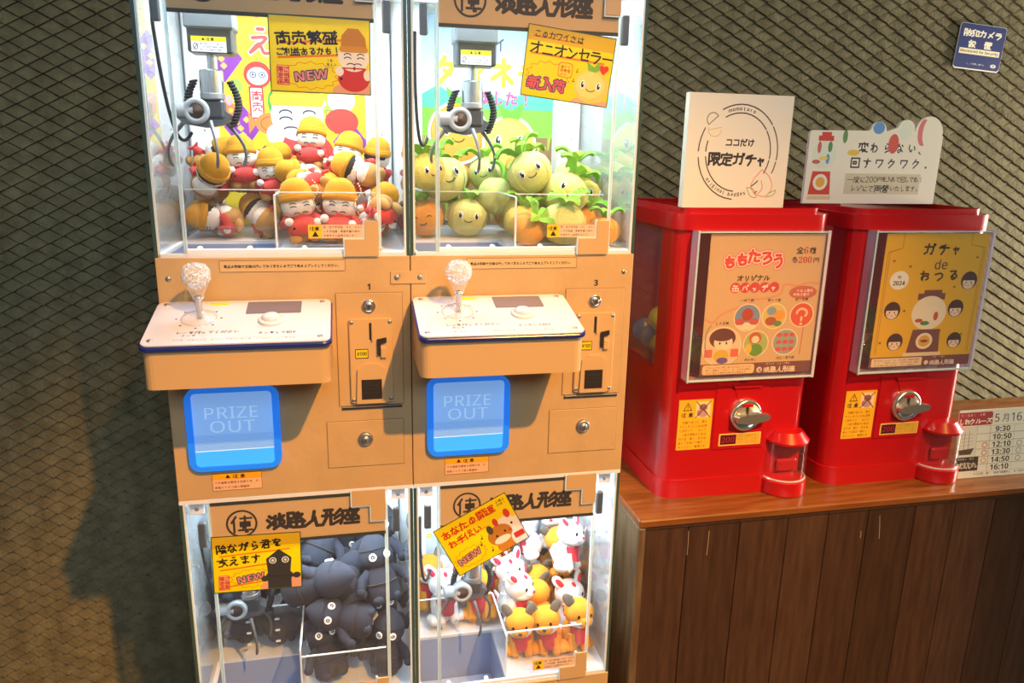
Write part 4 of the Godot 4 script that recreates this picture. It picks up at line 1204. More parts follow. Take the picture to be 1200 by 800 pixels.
	for k in 22:
		var q := k / 21.0
		cable.append(Vector3(0.018 + 0.03 * q * q, y0 + BH - 0.1 - 0.19 * sin(q * PI * 0.62), -0.06 - 0.09 * q))
	part("hanging_cable", sh().tube(cable, 0.003, 8), M.black_rubber, u)
	var door := part("front_door", sh().box(Vector3(0.209, y0 + BH * 0.5 + 0.006, 0.0005), Vector3(0.312, BH - 0.014, 0.004)), M.clear, u)
	var z := 0.0027
	part("door_bracket", sh().prism(PackedVector2Array([Vector2(0.308, y0 + 0.001), Vector2(0.3655, y0 + 0.001), Vector2(0.3655, y0 + 0.062), Vector2(0.342, y0 + 0.062), Vector2(0.342, y0 + 0.03), Vector2(0.308, y0 + 0.03)]), z, z + 0.003), M.plate_tan, door)
	var t := y0 + BH
	part("door_bracket", sh().prism(PackedVector2Array([Vector2(0.305, t - 0.003), Vector2(0.3665, t - 0.003), Vector2(0.3665, t - 0.066), Vector2(0.3395, t - 0.066), Vector2(0.3395, t - 0.033), Vector2(0.305, t - 0.033)]), z, z + 0.003), M.plate_tan, door)
	for e in [PackedVector2Array([Vector2(0.3055, y0), Vector2(0.309, y0), Vector2(0.309, y0 + 0.0285), Vector2(0.343, y0 + 0.0285), Vector2(0.343, y0 + 0.0645), Vector2(0.3395, y0 + 0.0645), Vector2(0.3395, y0 + 0.0325), Vector2(0.3055, y0 + 0.0325)]),
			PackedVector2Array([Vector2(0.302, t - 0.003), Vector2(0.3055, t - 0.003), Vector2(0.3055, t - 0.0325), Vector2(0.34, t - 0.0325), Vector2(0.34, t - 0.0655), Vector2(0.3665, t - 0.0655), Vector2(0.3665, t - 0.069), Vector2(0.337, t - 0.069), Vector2(0.337, t - 0.036), Vector2(0.302, t - 0.036)])]:
		part("door_cutout_edge", sh().prism(e, z - 0.003, z + 0.0015), M.edge_white, door)
	decal("caution_label", M.caution, door, 0.2475, y0 + 0.0315, 0.342, y0 + 0.0555, z, 0.002)
	# title plate behind the door
	var tp := part("title_plate", sh().slab(Vector3(), Vector3(0.314, 0.084, 0.003), 0.001, 1), M.title, u, move(0.209, t - 0.0535, -0.0045))
	part("title_strip", sh().box(Vector3(0, 0.0425, 0.0013), Vector3(0.314, 0.008, 0.003)), M.seam_dark, tp)
	part("title_strip", sh().box(Vector3(0, -0.0425, 0.0013), Vector3(0.314, 0.006, 0.003)), M.seam_dark, tp)
	# back of the booth
	part("back_panel", sh().box(Vector3(xm, y0 + BH * 0.5, -0.402), Vector3(W, BH, 0.008)), M.white_metal, u)
	for s in [0, 1]:
		var px: float = 0.033 if s == 0 else COL - 0.033
		part("back_post", sh().box(Vector3(px, y0 + BH * 0.5, -0.372), Vector3(0.05, BH - 0.012, 0.048), 0.004), M.post_white, u)
		for k in 3:
			screw(u, px + 0.005, y0 + 0.14 + 0.07 * k, -0.348, 0.0024)
	part("booth_ceiling", sh().box(Vector3(xm, t - 0.004, -0.2), Vector3(W, 0.008, 0.398)), M.white_metal, u)
	part("lamp_panel", sh().box(Vector3(xm, t - 0.011, -0.14), Vector3(0.36, 0.006, 0.16), 0.001), M.booth_lamp, u)
	var l := AreaLight3D.new()
	l.name = "booth_light"
	l.area_size = Vector2(0.34, 0.15)
	l.light_color = Color(0.89, 0.955, 1.0)
	l.light_energy = LED
	l.area_range = 12.0
	l.shadow_enabled = true
	l.transform = move(xm, t - 0.016, -0.14, Basis(Vector3.RIGHT, -PI / 2))
	u.add_child(l)
	crane(u, hub, spread, yaw)
	return u

func paper_card(kind: int, at: Vector2, turn: float, label: String) -> void:
	var m := print_mat(print_card(kind), 0.35)
	m.backlight_enabled = true; m.backlight = Color(0.75, 0.75, 0.75)
	var o := part(numbered("notice_card"), sh().slab(Vector3(), Vector3(0.1590, 0.1165, 0.0006), 0.001, 2), m, self, move(at.x, at.y, 0.0045, Basis(Vector3.BACK, deg_to_rad(turn))))
	tag(o, label, "card", "yellow prize cards on the booth doors")

func backdrop(kind: int, x: float, y: float, label: String) -> void:
	var o := part(numbered("booth_poster"), sh().slab(Vector3(), Vector3(0.3, 0.45, 0.0015), 0.001, 1), print_mat(print_backdrop(kind), 0.4), self, move(x + 0.21, y + PH + BH * 0.5, -0.3969))
	tag(o, label, "poster")

func build_machines() -> void:
	var y1 := 0.9614; var y0 := 0.0435
	claw_machine(0, y1, "1", "upper claw machine number 1, full of plush dolls in mustard caps", 0.095, Vector3(0.0591, 1.6393 - y1, -0.13), 0.03, 0.15)
	claw_machine(COL, y1, "3", "upper claw machine number 3, full of onion plush toys", 0.095, Vector3(0.1024, 1.638 - y1, -0.13), 0.028, 0.1)
	claw_machine(0, y0, "2", "lower claw machine full of dark navy hooded plush toys", 0.125, Vector3(0.0468 + 0.012, 0.650 - y0, -0.13), 0.02, 0.3)
	claw_machine(COL, y0, "4", "lower claw machine full of orange and white dog plush toys", 0.1, Vector3(0.1107, 0.636 - y0, -0.13), 0.026, 0.2)
	var pl := thing("plinth", "dark plinth under the block of claw machines", "plinth", Vector3(COL, 0, -0.28))
	part("board", sh().box(Vector3(0, 0.0215, 0), Vector3(0.83, 0.043, 0.55), 0.003), M.seam_dark, pl)
	part("front_rail", sh().box(Vector3(0, 0.0215, 0.277), Vector3(0.81, 0.034, 0.006), 0.002), M.black_rubber, pl)
	for e in [[1.362, "tan joining plate screwed across the seam of the upper machines"], [0.444, "tan joining plate screwed across the seam of the lower machines"]]:
		var j := thing("joining_plate", e[1], "plate", Vector3(COL - 0.0035, e[0], 0))
		part("plate", sh().slab(Vector3(0, 0, 0.0012), Vector3(0.0635, 0.0235, 0.0024), 0.001, 1, 0.0007), M.panel, j)
		screw(j, -0.0205, 0, 0.0024, 0.0052); screw(j, 0.0205, 0, 0.0024, 0.0052)
	paper_card(0, Vector2(0.2802, 1.7259), -0.6, "yellow card with a capped doll and NEW, on the door of machine number 1")
	paper_card(1, Vector2(0.6966, 1.7264), -6.3, "yellow card with a smiling onion and a red heart, on the booth door")
	paper_card(2, Vector2(0.1283, 0.8287), -1.2, "yellow card with a dark hooded figure and NEW, on a lower booth door")
	paper_card(3, Vector2(0.5539, 0.8449), 27.2, "yellow card with two little dogs, stuck on at a steep slant")
	backdrop(0, 0, y1, "bright yellow and red printed backdrop with a big capped face behind the dolls")
	backdrop(1, COL, y1, "printed backdrop of two big onions on a field under blue sky")
	backdrop(2, 0, y0, "pale backdrop with green, black and orange stripes behind the dark plush toys")
	backdrop(3, COL, y0, "pale blue flowered backdrop behind the dog plush toys")

# ---------------------------------------------------------------- capsule machines and counter
func gacha_materials() -> void:
	mat("red", Color("b81318"), 0.28)
	M.red.clearcoat_enabled = true; M.red.clearcoat = 0.35; M.red.clearcoat_roughness = 0.15
	glass("cover", Color(0.9, 0.88, 0.95, 0.02))
	glass("cover_side", Color(0.85, 0.82, 0.9, 0.4))
	glass("side_window", Color(0.75, 0.68, 0.78, 0.08))
	mat("rim_highlight", Color("d8d0d4"), 0.15)  # whitish plastic: the bright highlight of the right cover rim, put into its colour
	M.rim_highlight.backlight_enabled = true; M.rim_highlight.backlight = Color(0.5, 0.5, 0.5)
	mat("chrome", Color("dcdad2"), 0.2, 0.85)
	M.gacha_caution = print_mat(print_gacha_caution(), 0.4)
	M.gacha_price = print_mat(print_gacha_price(), 0.3)
	var wood := mat("counter_top", Color("9a6130"), 0.3)
	textured(wood, noise_tex(0.012, 4, 512, 31, false, 4, ramp(Color("b0a090"), Color("ffffff"))), noise_tex(0.03, 3, 256, 32, true, 1.0), Vector3(0.7, 3.0, 7.0), true, 0.15)
	for k in 4:
		var w := mat("plank_%d" % k, [Color("523826"), Color("4b3322"), Color("563c2a"), Color("46301f")][k], 0.5)
		textured(w, noise_tex(0.01, 4, 512, 41 + k, false, 4, ramp(Color("c0b8b0"), Color("ffffff"))), noise_tex(0.03, 3, 256, 50, true, 1.0), Vector3(9, 0.9, 9), true, 0.2)
	var endw := mat("end_board", Color("7f6a4c"), 0.5)
	textured(endw, noise_tex(0.012, 4, 512, 47, false, 4, ramp(Color("a89c90"), Color("ffffff"))), null, Vector3(6, 0.8, 6), true)
	mat("scratch", Color("b99c78"), 0.6)

func footprint(g: float, w := 0.352, d := 0.33) -> PackedVector2Array:
	var out := PackedVector2Array()
	for q in 4:      # front left, front right, back right, back left; y runs backwards
		var r: float = (0.04 if q < 2 else 0.012) + g
		var cx: float = (r - g) if q in [0, 3] else w - (r - g)
		var cy: float = (r - g) if q < 2 else d - (r - g)
		for i in 6:
			var a: float = [PI, PI * 1.5, 0.0, PI * 0.5][q] + PI * 0.5 * i / 5
			out.append(Vector2(cx + r * cos(a), cy + r * sin(a)))
	return out

func gacha(at: Vector3, label: String, poster_kind: int, poster_label: String) -> void:
	var g := thing("capsule_machine", label, "capsule machine", at, Basis(), "red capsule machines on the counter")
	var lay := Transform3D(Basis(Vector3.RIGHT, -PI / 2), Vector3())
	var up := func(h: float) -> Transform3D: return Transform3D(Basis(Vector3.RIGHT, -PI / 2), Vector3(0, h, 0))
	part("base", sh(up.call(0.0)).prism(footprint(0.004), 0, 0.044, true), M.red, g)
	part("lower_body", sh(up.call(0.0)).prism(footprint(0.0), 0.044, 0.288, true), M.red, g)
	part("capsule_tray", sh(up.call(0.0)).prism(footprint(-0.012), 0.288, 0.292), M.red, g)
	var w := 0.352; var d := 0.33
	for s in [0, 1]:      # rounded front corner posts and back posts
		var pl := PackedVector2Array()
		pl.append(Vector2(0, 0.082))
		for i in 7:
			var a := PI + PI * 0.5 * i / 6
			pl.append(Vector2(0.04 + 0.04 * cos(a), 0.04 + 0.04 * sin(a)))
		pl.append_array([Vector2(0.044, 0.0), Vector2(0.044, 0.01), Vector2(0.02, 0.025), Vector2(0.01, 0.05), Vector2(0.01, 0.082)])
		var bp := PackedVector2Array([Vector2(0, d - 0.03), Vector2(0.012, d - 0.03), Vector2(0.012, d - 0.012), Vector2(0.03, d - 0.012), Vector2(0.03, d), Vector2(0, d)])
		if s == 1:
			for k in pl.size():
				pl[k].x = w - pl[k].x
			for k in bp.size():
				bp[k].x = w - bp[k].x
		part("front_post", sh(up.call(0.0)).prism(pl, 0.288, 0.61, false), M.red, g)
		part("back_post", sh(up.call(0.0)).prism(bp, 0.288, 0.61, false), M.red, g)
		part("side_window", sh().box(Vector3(0.005 if s == 0 else w - 0.005, 0.449, -(0.082 + d - 0.03) * 0.5), Vector3(0.003, 0.322, d - 0.112)), M.side_window, g)
	part("back_wall", sh().box(Vector3(w * 0.5, 0.449, -d + 0.006), Vector3(w - 0.06, 0.322, 0.006)), M.red, g)
	part("cap", sh(up.call(0.0)).prism(footprint(0.006), 0.607, 0.640, true), M.red, g)
	part("cap_lid", sh(up.call(0.0)).prism(footprint(-0.014), 0.640, 0.652, true), M.red, g)
	# clear cover over the poster
	var c := part("front_cover", sh().box(Vector3(0.181, 0.446, 0.0285), Vector3(0.304, 0.322, 0.003)), M.cover, g)
	for e in [[Vector3(0.0305, 0.446, 0.0135), Vector3(0.003, 0.322, 0.027)], [Vector3(0.3315, 0.446, 0.0135), Vector3(0.003, 0.322, 0.027)], [Vector3(0.181, 0.2865, 0.0135), Vector3(0.304, 0.003, 0.027)], [Vector3(0.181, 0.6055, 0.0135), Vector3(0.304, 0.003, 0.027)]]:
		part("cover_side", sh().box(e[0], e[1]), M.cover_side, c)
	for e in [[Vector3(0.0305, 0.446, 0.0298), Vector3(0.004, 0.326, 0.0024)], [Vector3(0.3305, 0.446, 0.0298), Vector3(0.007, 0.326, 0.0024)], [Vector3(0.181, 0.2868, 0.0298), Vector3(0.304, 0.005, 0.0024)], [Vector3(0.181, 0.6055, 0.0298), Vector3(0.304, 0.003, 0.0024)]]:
		part("cover_rim", sh().box(e[0], e[1], 0.0008), M.rim_highlight if e[0].x > 0.3 else M.clear_edge, c)  # right rim carries a painted highlight, white and wider; the others stay clear
	part("cover_catch", sh().box(Vector3(0.181, 0.283, 0.012), Vector3(0.016, 0.006, 0.01), 0.001), M.clear_edge, c)
	# coin mechanism
	var mp := part("mechanism_plate", sh().slab(Vector3(0.181, 0.191, 0.0015), Vector3(0.128, 0.157, 0.003), 0.003, 3, 0.001), M.red, g)
	part("plate_gap", sh().slab(Vector3(0.181, 0.191, 0.0003), Vector3(0.1315, 0.1605, 0.0006), 0.003, 3), M.red, mp)
	var fn := sh()
	fn.prism(PackedVector2Array([Vector2(0.158, 0.262), Vector2(0.222, 0.262), Vector2(0.205, 0.225), Vector2(0.172, 0.225)]), 0.003, 0.0045)
	part("coin_funnel", fn, M.red, mp)
	part("funnel_lip", sh().prism(PackedVector2Array([Vector2(0.152, 0.266), Vector2(0.228, 0.266), Vector2(0.222, 0.258), Vector2(0.158, 0.258)]), 0.003, 0.009), M.red, mp)
	var kn := sh()
	kn.t = move(0.190, 0.195, 0.003, Basis(Vector3.RIGHT, PI / 2))
	kn.lathe([Vector2(0.0375, 0), Vector2(0.0375, 0.008), Vector2(0.035, 0.012), Vector2(0.03, 0.0135), Vector2(0.028, 0.011), Vector2(0.012, 0.0105), Vector2(0, 0.0105)], 36)
	var knob := part("turn_knob", kn, M.chrome, mp)
	var hd := sh()
	hd.t = move(0.190, 0.192, 0.0135, Basis(Vector3.BACK, 0.05))
	hd.prism(PackedVector2Array([Vector2(-0.033, -0.007), Vector2(-0.033, 0.004), Vector2(-0.01, 0.009), Vector2(0.02, 0.010), Vector2(0.048, 0.005), Vector2(0.05, -0.002), Vector2(0.046, -0.007), Vector2(0.015, -0.013), Vector2(-0.01, -0.012)]), 0, 0.016, true)
	part("knob_handle", hd, M.chrome, knob)
	part("knob_coin_slot", sh().box(Vector3(0.190, 0.219, 0.0145), Vector3(0.026, 0.008, 0.003), 0.001), M.red, knob)
	part("knob_stem", sh().box(Vector3(0.190, 0.208, 0.0145), Vector3(0.006, 0.016, 0.003), 0.001), M.dark, knob)
	decal("price_label", M.gacha_price, mp, 0.132, 0.121, 0.236, 0.150, 0.003)
	decal("caution_label", M.gacha_caution, g, 0.030, 0.1165, 0.112, 0.2345, 0.0)
	# outlet: a clear half drum on a red foot
	var cx := 0.306
	part("outlet_foot", sh(move(cx, 0, -0.006)).lathe([Vector2(0.0, 0.001), Vector2(0.055, 0.001), Vector2(0.056, 0.004), Vector2(0.056, 0.034), Vector2(0.052, 0.037), Vector2(0.0, 0.037)], 24, true, 0, PI), M.red, g)
	part("outlet_drum", sh(move(cx, 0, -0.006)).lathe([Vector2(0.051, 0.037), Vector2(0.051, 0.126)], 24, true, 0, PI), M.cover, g)
	part("outlet_drum_rim", sh(move(cx, 0, -0.006)).lathe([Vector2(0.0525, 0.037), Vector2(0.0535, 0.038), Vector2(0.0525, 0.041), Vector2(0.051, 0.041)], 24, true, 0, PI), M.clear_edge, g)
	part("outlet_hood", sh(move(cx, 0, -0.006)).lathe([Vector2(0.0, 0.124), Vector2(0.052, 0.124), Vector2(0.053, 0.130), Vector2(0.036, 0.150), Vector2(0.0, 0.152)], 24, true, 0, PI), M.red, g)
	part("outlet_mouth", sh().box(Vector3(cx, 0.082, 0.0006), Vector3(0.072, 0.075, 0.0012)), M.red, g)
	part("outlet_flap", sh().box(Vector3(cx, 0.066, 0.008), Vector3(0.05, 0.03, 0.012), 0.004), M.red, g)
	var o := part(numbered("capsule_poster"), sh().slab(Vector3(), Vector3(0.267, 0.306, 0.001), 0.001, 1), print_mat(print_poster(poster_kind), 0.45), self, move(at.x + 0.1945, at.y + 0.4485, at.z + 0.022))
	tag(o, poster_label, "poster")

func capsule(p: Vector3, top: Color, low: Color, turn: Vector3, label: String) -> void:
	var o := thing("capsule", label, "capsule", p, Basis.from_euler(turn), "toy capsules inside the red machines")
	for s in [0, 1]:
		var key := "cap_%s" % [top, low][s].to_html()
		if not M.has(key):
			if [top, low][s].a < 1.0:
				glass(key, [top, low][s])
			else:
				mat(key, [top, low][s], 0.25)
		var pts := []
		for i in 9:
			var a := PI * 0.5 * i / 8
			pts.append(Vector2(0.0315 * cos(a), 0.0315 * sin(a) * (1 if s == 0 else -1)))
		part("upper_shell" if s == 0 else "lower_shell", sh().lathe(pts, 22), M[key], o)
	part("rim_band", sh().lathe([Vector2(0.0318, -0.002), Vector2(0.0325, 0), Vector2(0.0318, 0.002)], 22), M["cap_%s" % low.to_html()], o)
	var inside := Color("d8c84a") if top.g > top.r else Color("c86a4a")
	if not M.has("toy_" + inside.to_html()):
		mat("toy_" + inside.to_html(), inside, 0.6)
	part("badge_inside", sh().cyl(Vector3(0, 0, 0), Vector3(0.2, 1, 0.1), 0.02, 0.006, 18, 0.001), M["toy_" + inside.to_html()], o)

func build_counter() -> void:
	var x0 := 0.902; var x1 := 3.3; var zf := -0.0287; var zb := WALLZ + 0.016
	var c := thing("counter", "long dark wooden counter with vertical plank front under the capsule machines", "counter", Vector3(0, 0, 0))
	part("counter_top", sh().box(Vector3((x0 + x1) * 0.5, COUNTER - 0.009, (zf + zb) * 0.5), Vector3(x1 - x0, 0.018, zf - zb), 0.003), M.counter_top, c)
	part("top_moulding", sh().box(Vector3((x0 + x1) * 0.5 + 0.003, COUNTER - 0.022, zf - 0.007), Vector3(x1 - x0 - 0.006, 0.008, 0.006), 0.001), M.plank_1, c)
	var seams := [x0 + 0.012, 1.020, 1.144, 1.2625, 1.365, 1.470, 1.596, 1.706, 1.819, 1.935, 2.05, 2.165, 2.28, 2.4, 2.52, 2.64, 2.76, 2.88, 3.0, 3.12, 3.24]
	for k in seams.size() - 1:
		part("plank", sh().box(Vector3((seams[k] + seams[k + 1]) * 0.5, (COUNTER - 0.018) * 0.5 + 0.03, zf - 0.013), Vector3(seams[k + 1] - seams[k] - 0.0016, COUNTER - 0.08, 0.012), 0.0012), M["plank_%d" % [0, 1, 0, 2, 1, 3, 0, 2, 3, 1][k % 10]], c)
	part("plank_backing", sh().box(Vector3((x0 + x1) * 0.5 + 0.01, (COUNTER - 0.03) * 0.5, zf - 0.027), Vector3(x1 - x0 - 0.03, COUNTER - 0.03, 0.012)), M.dark, c)
	part("kick_board", sh().box(Vector3((x0 + x1) * 0.5 + 0.01, 0.03, zf - 0.016), Vector3(x1 - x0 - 0.03, 0.06, 0.01), 0.001), M.plank_3, c)
	part("end_board", sh().box(Vector3(x0 + 0.009, (COUNTER - 0.018) * 0.5, (zf + zb) * 0.5 - 0.02), Vector3(0.012, COUNTER - 0.02, zf - zb - 0.05), 0.001), M.end_board, c)
	part("end_stile", sh().box(Vector3(x0 + 0.008, (COUNTER - 0.018) * 0.5, zf - 0.022), Vector3(0.018, COUNTER - 0.02, 0.04), 0.003), M.end_board, c)
	part("end_moulding", sh().box(Vector3(x0 + 0.004, COUNTER - 0.023, (zf + zb) * 0.5), Vector3(0.008, 0.01, zf - zb - 0.01), 0.002), M.end_board, c)
	for e in [[807, 622, 805, 650], [831, 622, 828, 650], [1031, 604, 1030, 631], [1009, 622, 1008, 630]]:
		var a := at_px(e[0], e[1], zf - 0.007); var b := at_px(e[2], e[3], zf - 0.007)
		part("scratch", sh().tube([a, (a + b) * 0.5 + Vector3(0.0006, 0, 0), b], 0.0009, 4), M.scratch, c)

func build_gachas() -> void:
	var z := -0.121
	gacha(Vector3(0.985, COUNTER, z), "red capsule machine with the kraft badge poster, beside the claw machines", 0, "kraft coloured badge poster with six round pictures, in a capsule machine")
	gacha(Vector3(1.402, COUNTER, z), "red capsule machine with the yellow poster, beside the schedule card", 1, "yellow poster with a capsule machine and five black-haired heads")
	var yg := Color(0.80, 0.86, 0.36, 0.5); var cl := Color(0.9, 0.95, 0.9, 0.14); var bl := Color(0.35, 0.55, 0.8, 0.6); var gr := Color(0.36, 0.72, 0.3, 0.6)
	var f := COUNTER + 0.292 + 0.0325
	var at := [[0.040, 0, -0.13, yg, cl, "yellow-green toy capsule against the side window of the badge capsule machine"], [0.050, 0, -0.215, bl, yg, "blue and yellow toy capsule in the badge capsule machine"], [0.048, 0.058, -0.165, yg, cl, "yellow-green toy capsule riding on others in the badge machine"],
		[0.105, 0, -0.06, yg, cl, "yellow-green toy capsule behind the kraft poster"], [0.12, 0, -0.17, bl, cl, "blue toy capsule deep inside the badge capsule machine"], [0.19, 0, -0.12, yg, bl, "yellow and blue toy capsule behind the kraft poster"], [0.26, 0, -0.16, yg, cl, "yellow-green toy capsule by the far post of the badge machine"], [0.055, 0.003, -0.28, cl, bl, "clear and blue toy capsule at the back of the badge machine"]]
	for k in at.size():
		var e = at[k]
		capsule(Vector3(0.985 + e[0], f + e[1], z + e[2]), e[3], e[4], Vector3(0.7 * k, 0.4 * k, 1.1 * k), e[5])
	at = [[0.048, 0, -0.12, yg, cl, "yellow-green toy capsule against the side window of the yellow-postered machine"], [0.050, 0, -0.195, yg, cl, "dull yellow toy capsule further back in the yellow-postered machine"], [0.046, 0.06, -0.155, yg, cl, "yellow-green toy capsule on top of two in the yellow-postered machine"], [0.115, 0, -0.045, gr, cl, "green toy capsule behind the edge of the yellow poster"], [0.108, 0.066, -0.05, gr, yg, "green and yellow toy capsule lying high behind the yellow poster"], [0.17, 0, -0.1, yg, cl, "yellow-green toy capsule hidden behind the yellow poster"]]
	for k in at.size():
		var e = at[k]
		capsule(Vector3(1.402 + e[0], f + e[1], z + e[2]), e[3], e[4], Vector3(0.5 * k, 0.9 * k, 0.8 * k), e[5])
	var white := mat("board_edge", Color("efe9dc"), 0.6)
	var s1 := thing("sign_board", "square white sign with a double ring and a peach, on a capsule machine", "sign", Vector3(1.113, COUNTER + 0.652, -0.143), Basis(Vector3.UP, 0.03))
	part("board", sh().box(Vector3(0, 0.1145, -0.009), Vector3(0.238, 0.229, 0.0175), 0.001), white, s1)
	part("print", sh().slab(Vector3(), Vector3(0.2375, 0.2285, 0.0006), 0.001, 1), print_mat(print_sign_badge(), 0.55), s1, move(0, 0.1145, 0.0003))
	var pl := PackedVector2Array([Vector2(0, 0), Vector2(1024, 0), Vector2(1024, 460)])
	for e in [[905, 470, 112, 118, -10, 175], [726, 490, 70, 70, 30, 165], [512, 474, 62, 68, 5, 172]]:
		for i in 10:
			var a := deg_to_rad(lerpf(e[4], e[5], i / 9.0))
			pl.append(Vector2(e[0] + e[2] * cos(a), e[1] + e[3] * sin(a)))
	for i in 5:
		var a := PI * 0.5 + PI * 0.5 * i / 4
		pl.append(Vector2(26 + 26 * cos(a), 450 + 26 * sin(a)))
	for k in pl.size():
		pl[k] = pl[k] * 0.000352
	var s2 := thing("sign_board", "cream cut-out sign with coloured capsule shapes along its top edge", "sign", Vector3(1.372, COUNTER + 0.652, -0.29), Basis())
	part("board", sh().prism(pl, -0.008, 0.0, false), white, s2)
	part("print", sh().prism(pl, 0.0, 0.0006), print_mat(print_sign_turn(), 0.55), s2)
	var s3 := thing("schedule_card", "cream cruise schedule card with handwritten date and times, standing on the counter", "card", Vector3(1.86, COUNTER, -0.098), Basis(Vector3.RIGHT, -0.10))
	part("sheet", sh().slab(Vector3(0, 0.086, 0), Vector3(0.226, 0.172, 0.0025), 0.002, 2), M.board_edge, s3)
	part("print", sh().slab(Vector3(), Vector3(0.225, 0.171, 0.0005), 0.001, 1), print_mat(print_schedule(), 0.5), s3, move(0, 0.086, 0.0015))
	part("prop", sh(move(0, 0.0, 0, Basis(Vector3.RIGHT, 0.0))).prism(PackedVector2Array([Vector2(-0.03, 0.004), Vector2(0.03, 0.004), Vector2(0.015, 0.11), Vector2(-0.015, 0.11)]), -0.004, -0.0015), M.board_edge, s3)
	var p := at_px(1148.5, 56, WALLZ + 0.0148)
	var st := thing("wall_sticker", "small navy security camera sticker plate on the diamond wall", "sticker", p, Basis(Vector3.BACK, -0.06))
	part("plate", sh().slab(Vector3(0, 0, -0.0012), Vector3(0.157, 0.122, 0.003), 0.008, 4), M.board_edge, st)
	part("print", sh().slab(Vector3(), Vector3(0.155, 0.118, 0.0006), 0.008, 4), print_mat(print_camera_sticker(), 0.4), st, move(0, 0.001, 0.0006))

# ---------------------------------------------------------------- room
func tile_shape(seed_: int) -> Shape:
	var r := RandomNumberGenerator.new()
	r.seed = seed_
	var s := sh()
	var a := 0.0305; var b := 0.0161
	var o := [Vector3(a, 0, 0), Vector3(0, b, 0), Vector3(-a, 0, 0), Vector3(0, -b, 0)]
	var q := [0.92, 0.84, 0.92, 0.985]
	var hs := [0.0040, 0.0008, 0.0040, 0.0108]
	var i := []
	for k in 4:
		i.append(Vector3(o[k].x * q[k] + r.randf_range(-0.001, 0.001), o[k].y * q[k] + r.randf_range(-0.0006, 0.0006), hs[k] + r.randf_range(-0.0008, 0.0008)))
	var mid := Vector3(r.randf_range(-0.003, 0.003), r.randf_range(-0.002, 0.002), 0.0060 + r.randf_range(-0.001, 0.001))
	for k in 4:
		var j := (k + 1) % 4
		var m: Vector3 = -((o[k] - i[k]).cross(o[k] - o[j])).normalized()
		if m.z < 0:
			m = -m
		s.quad(o[k], o[j], i[j], i[k], m)
		var t: Vector3 = ((mid - i[j]).cross(mid - i[k])).normalized()
		if t.z < 0:
			t = -t
		s.tri(mid, i[k], i[j], (t + Vector3.BACK * 2).normalized(), t, t)
	return s

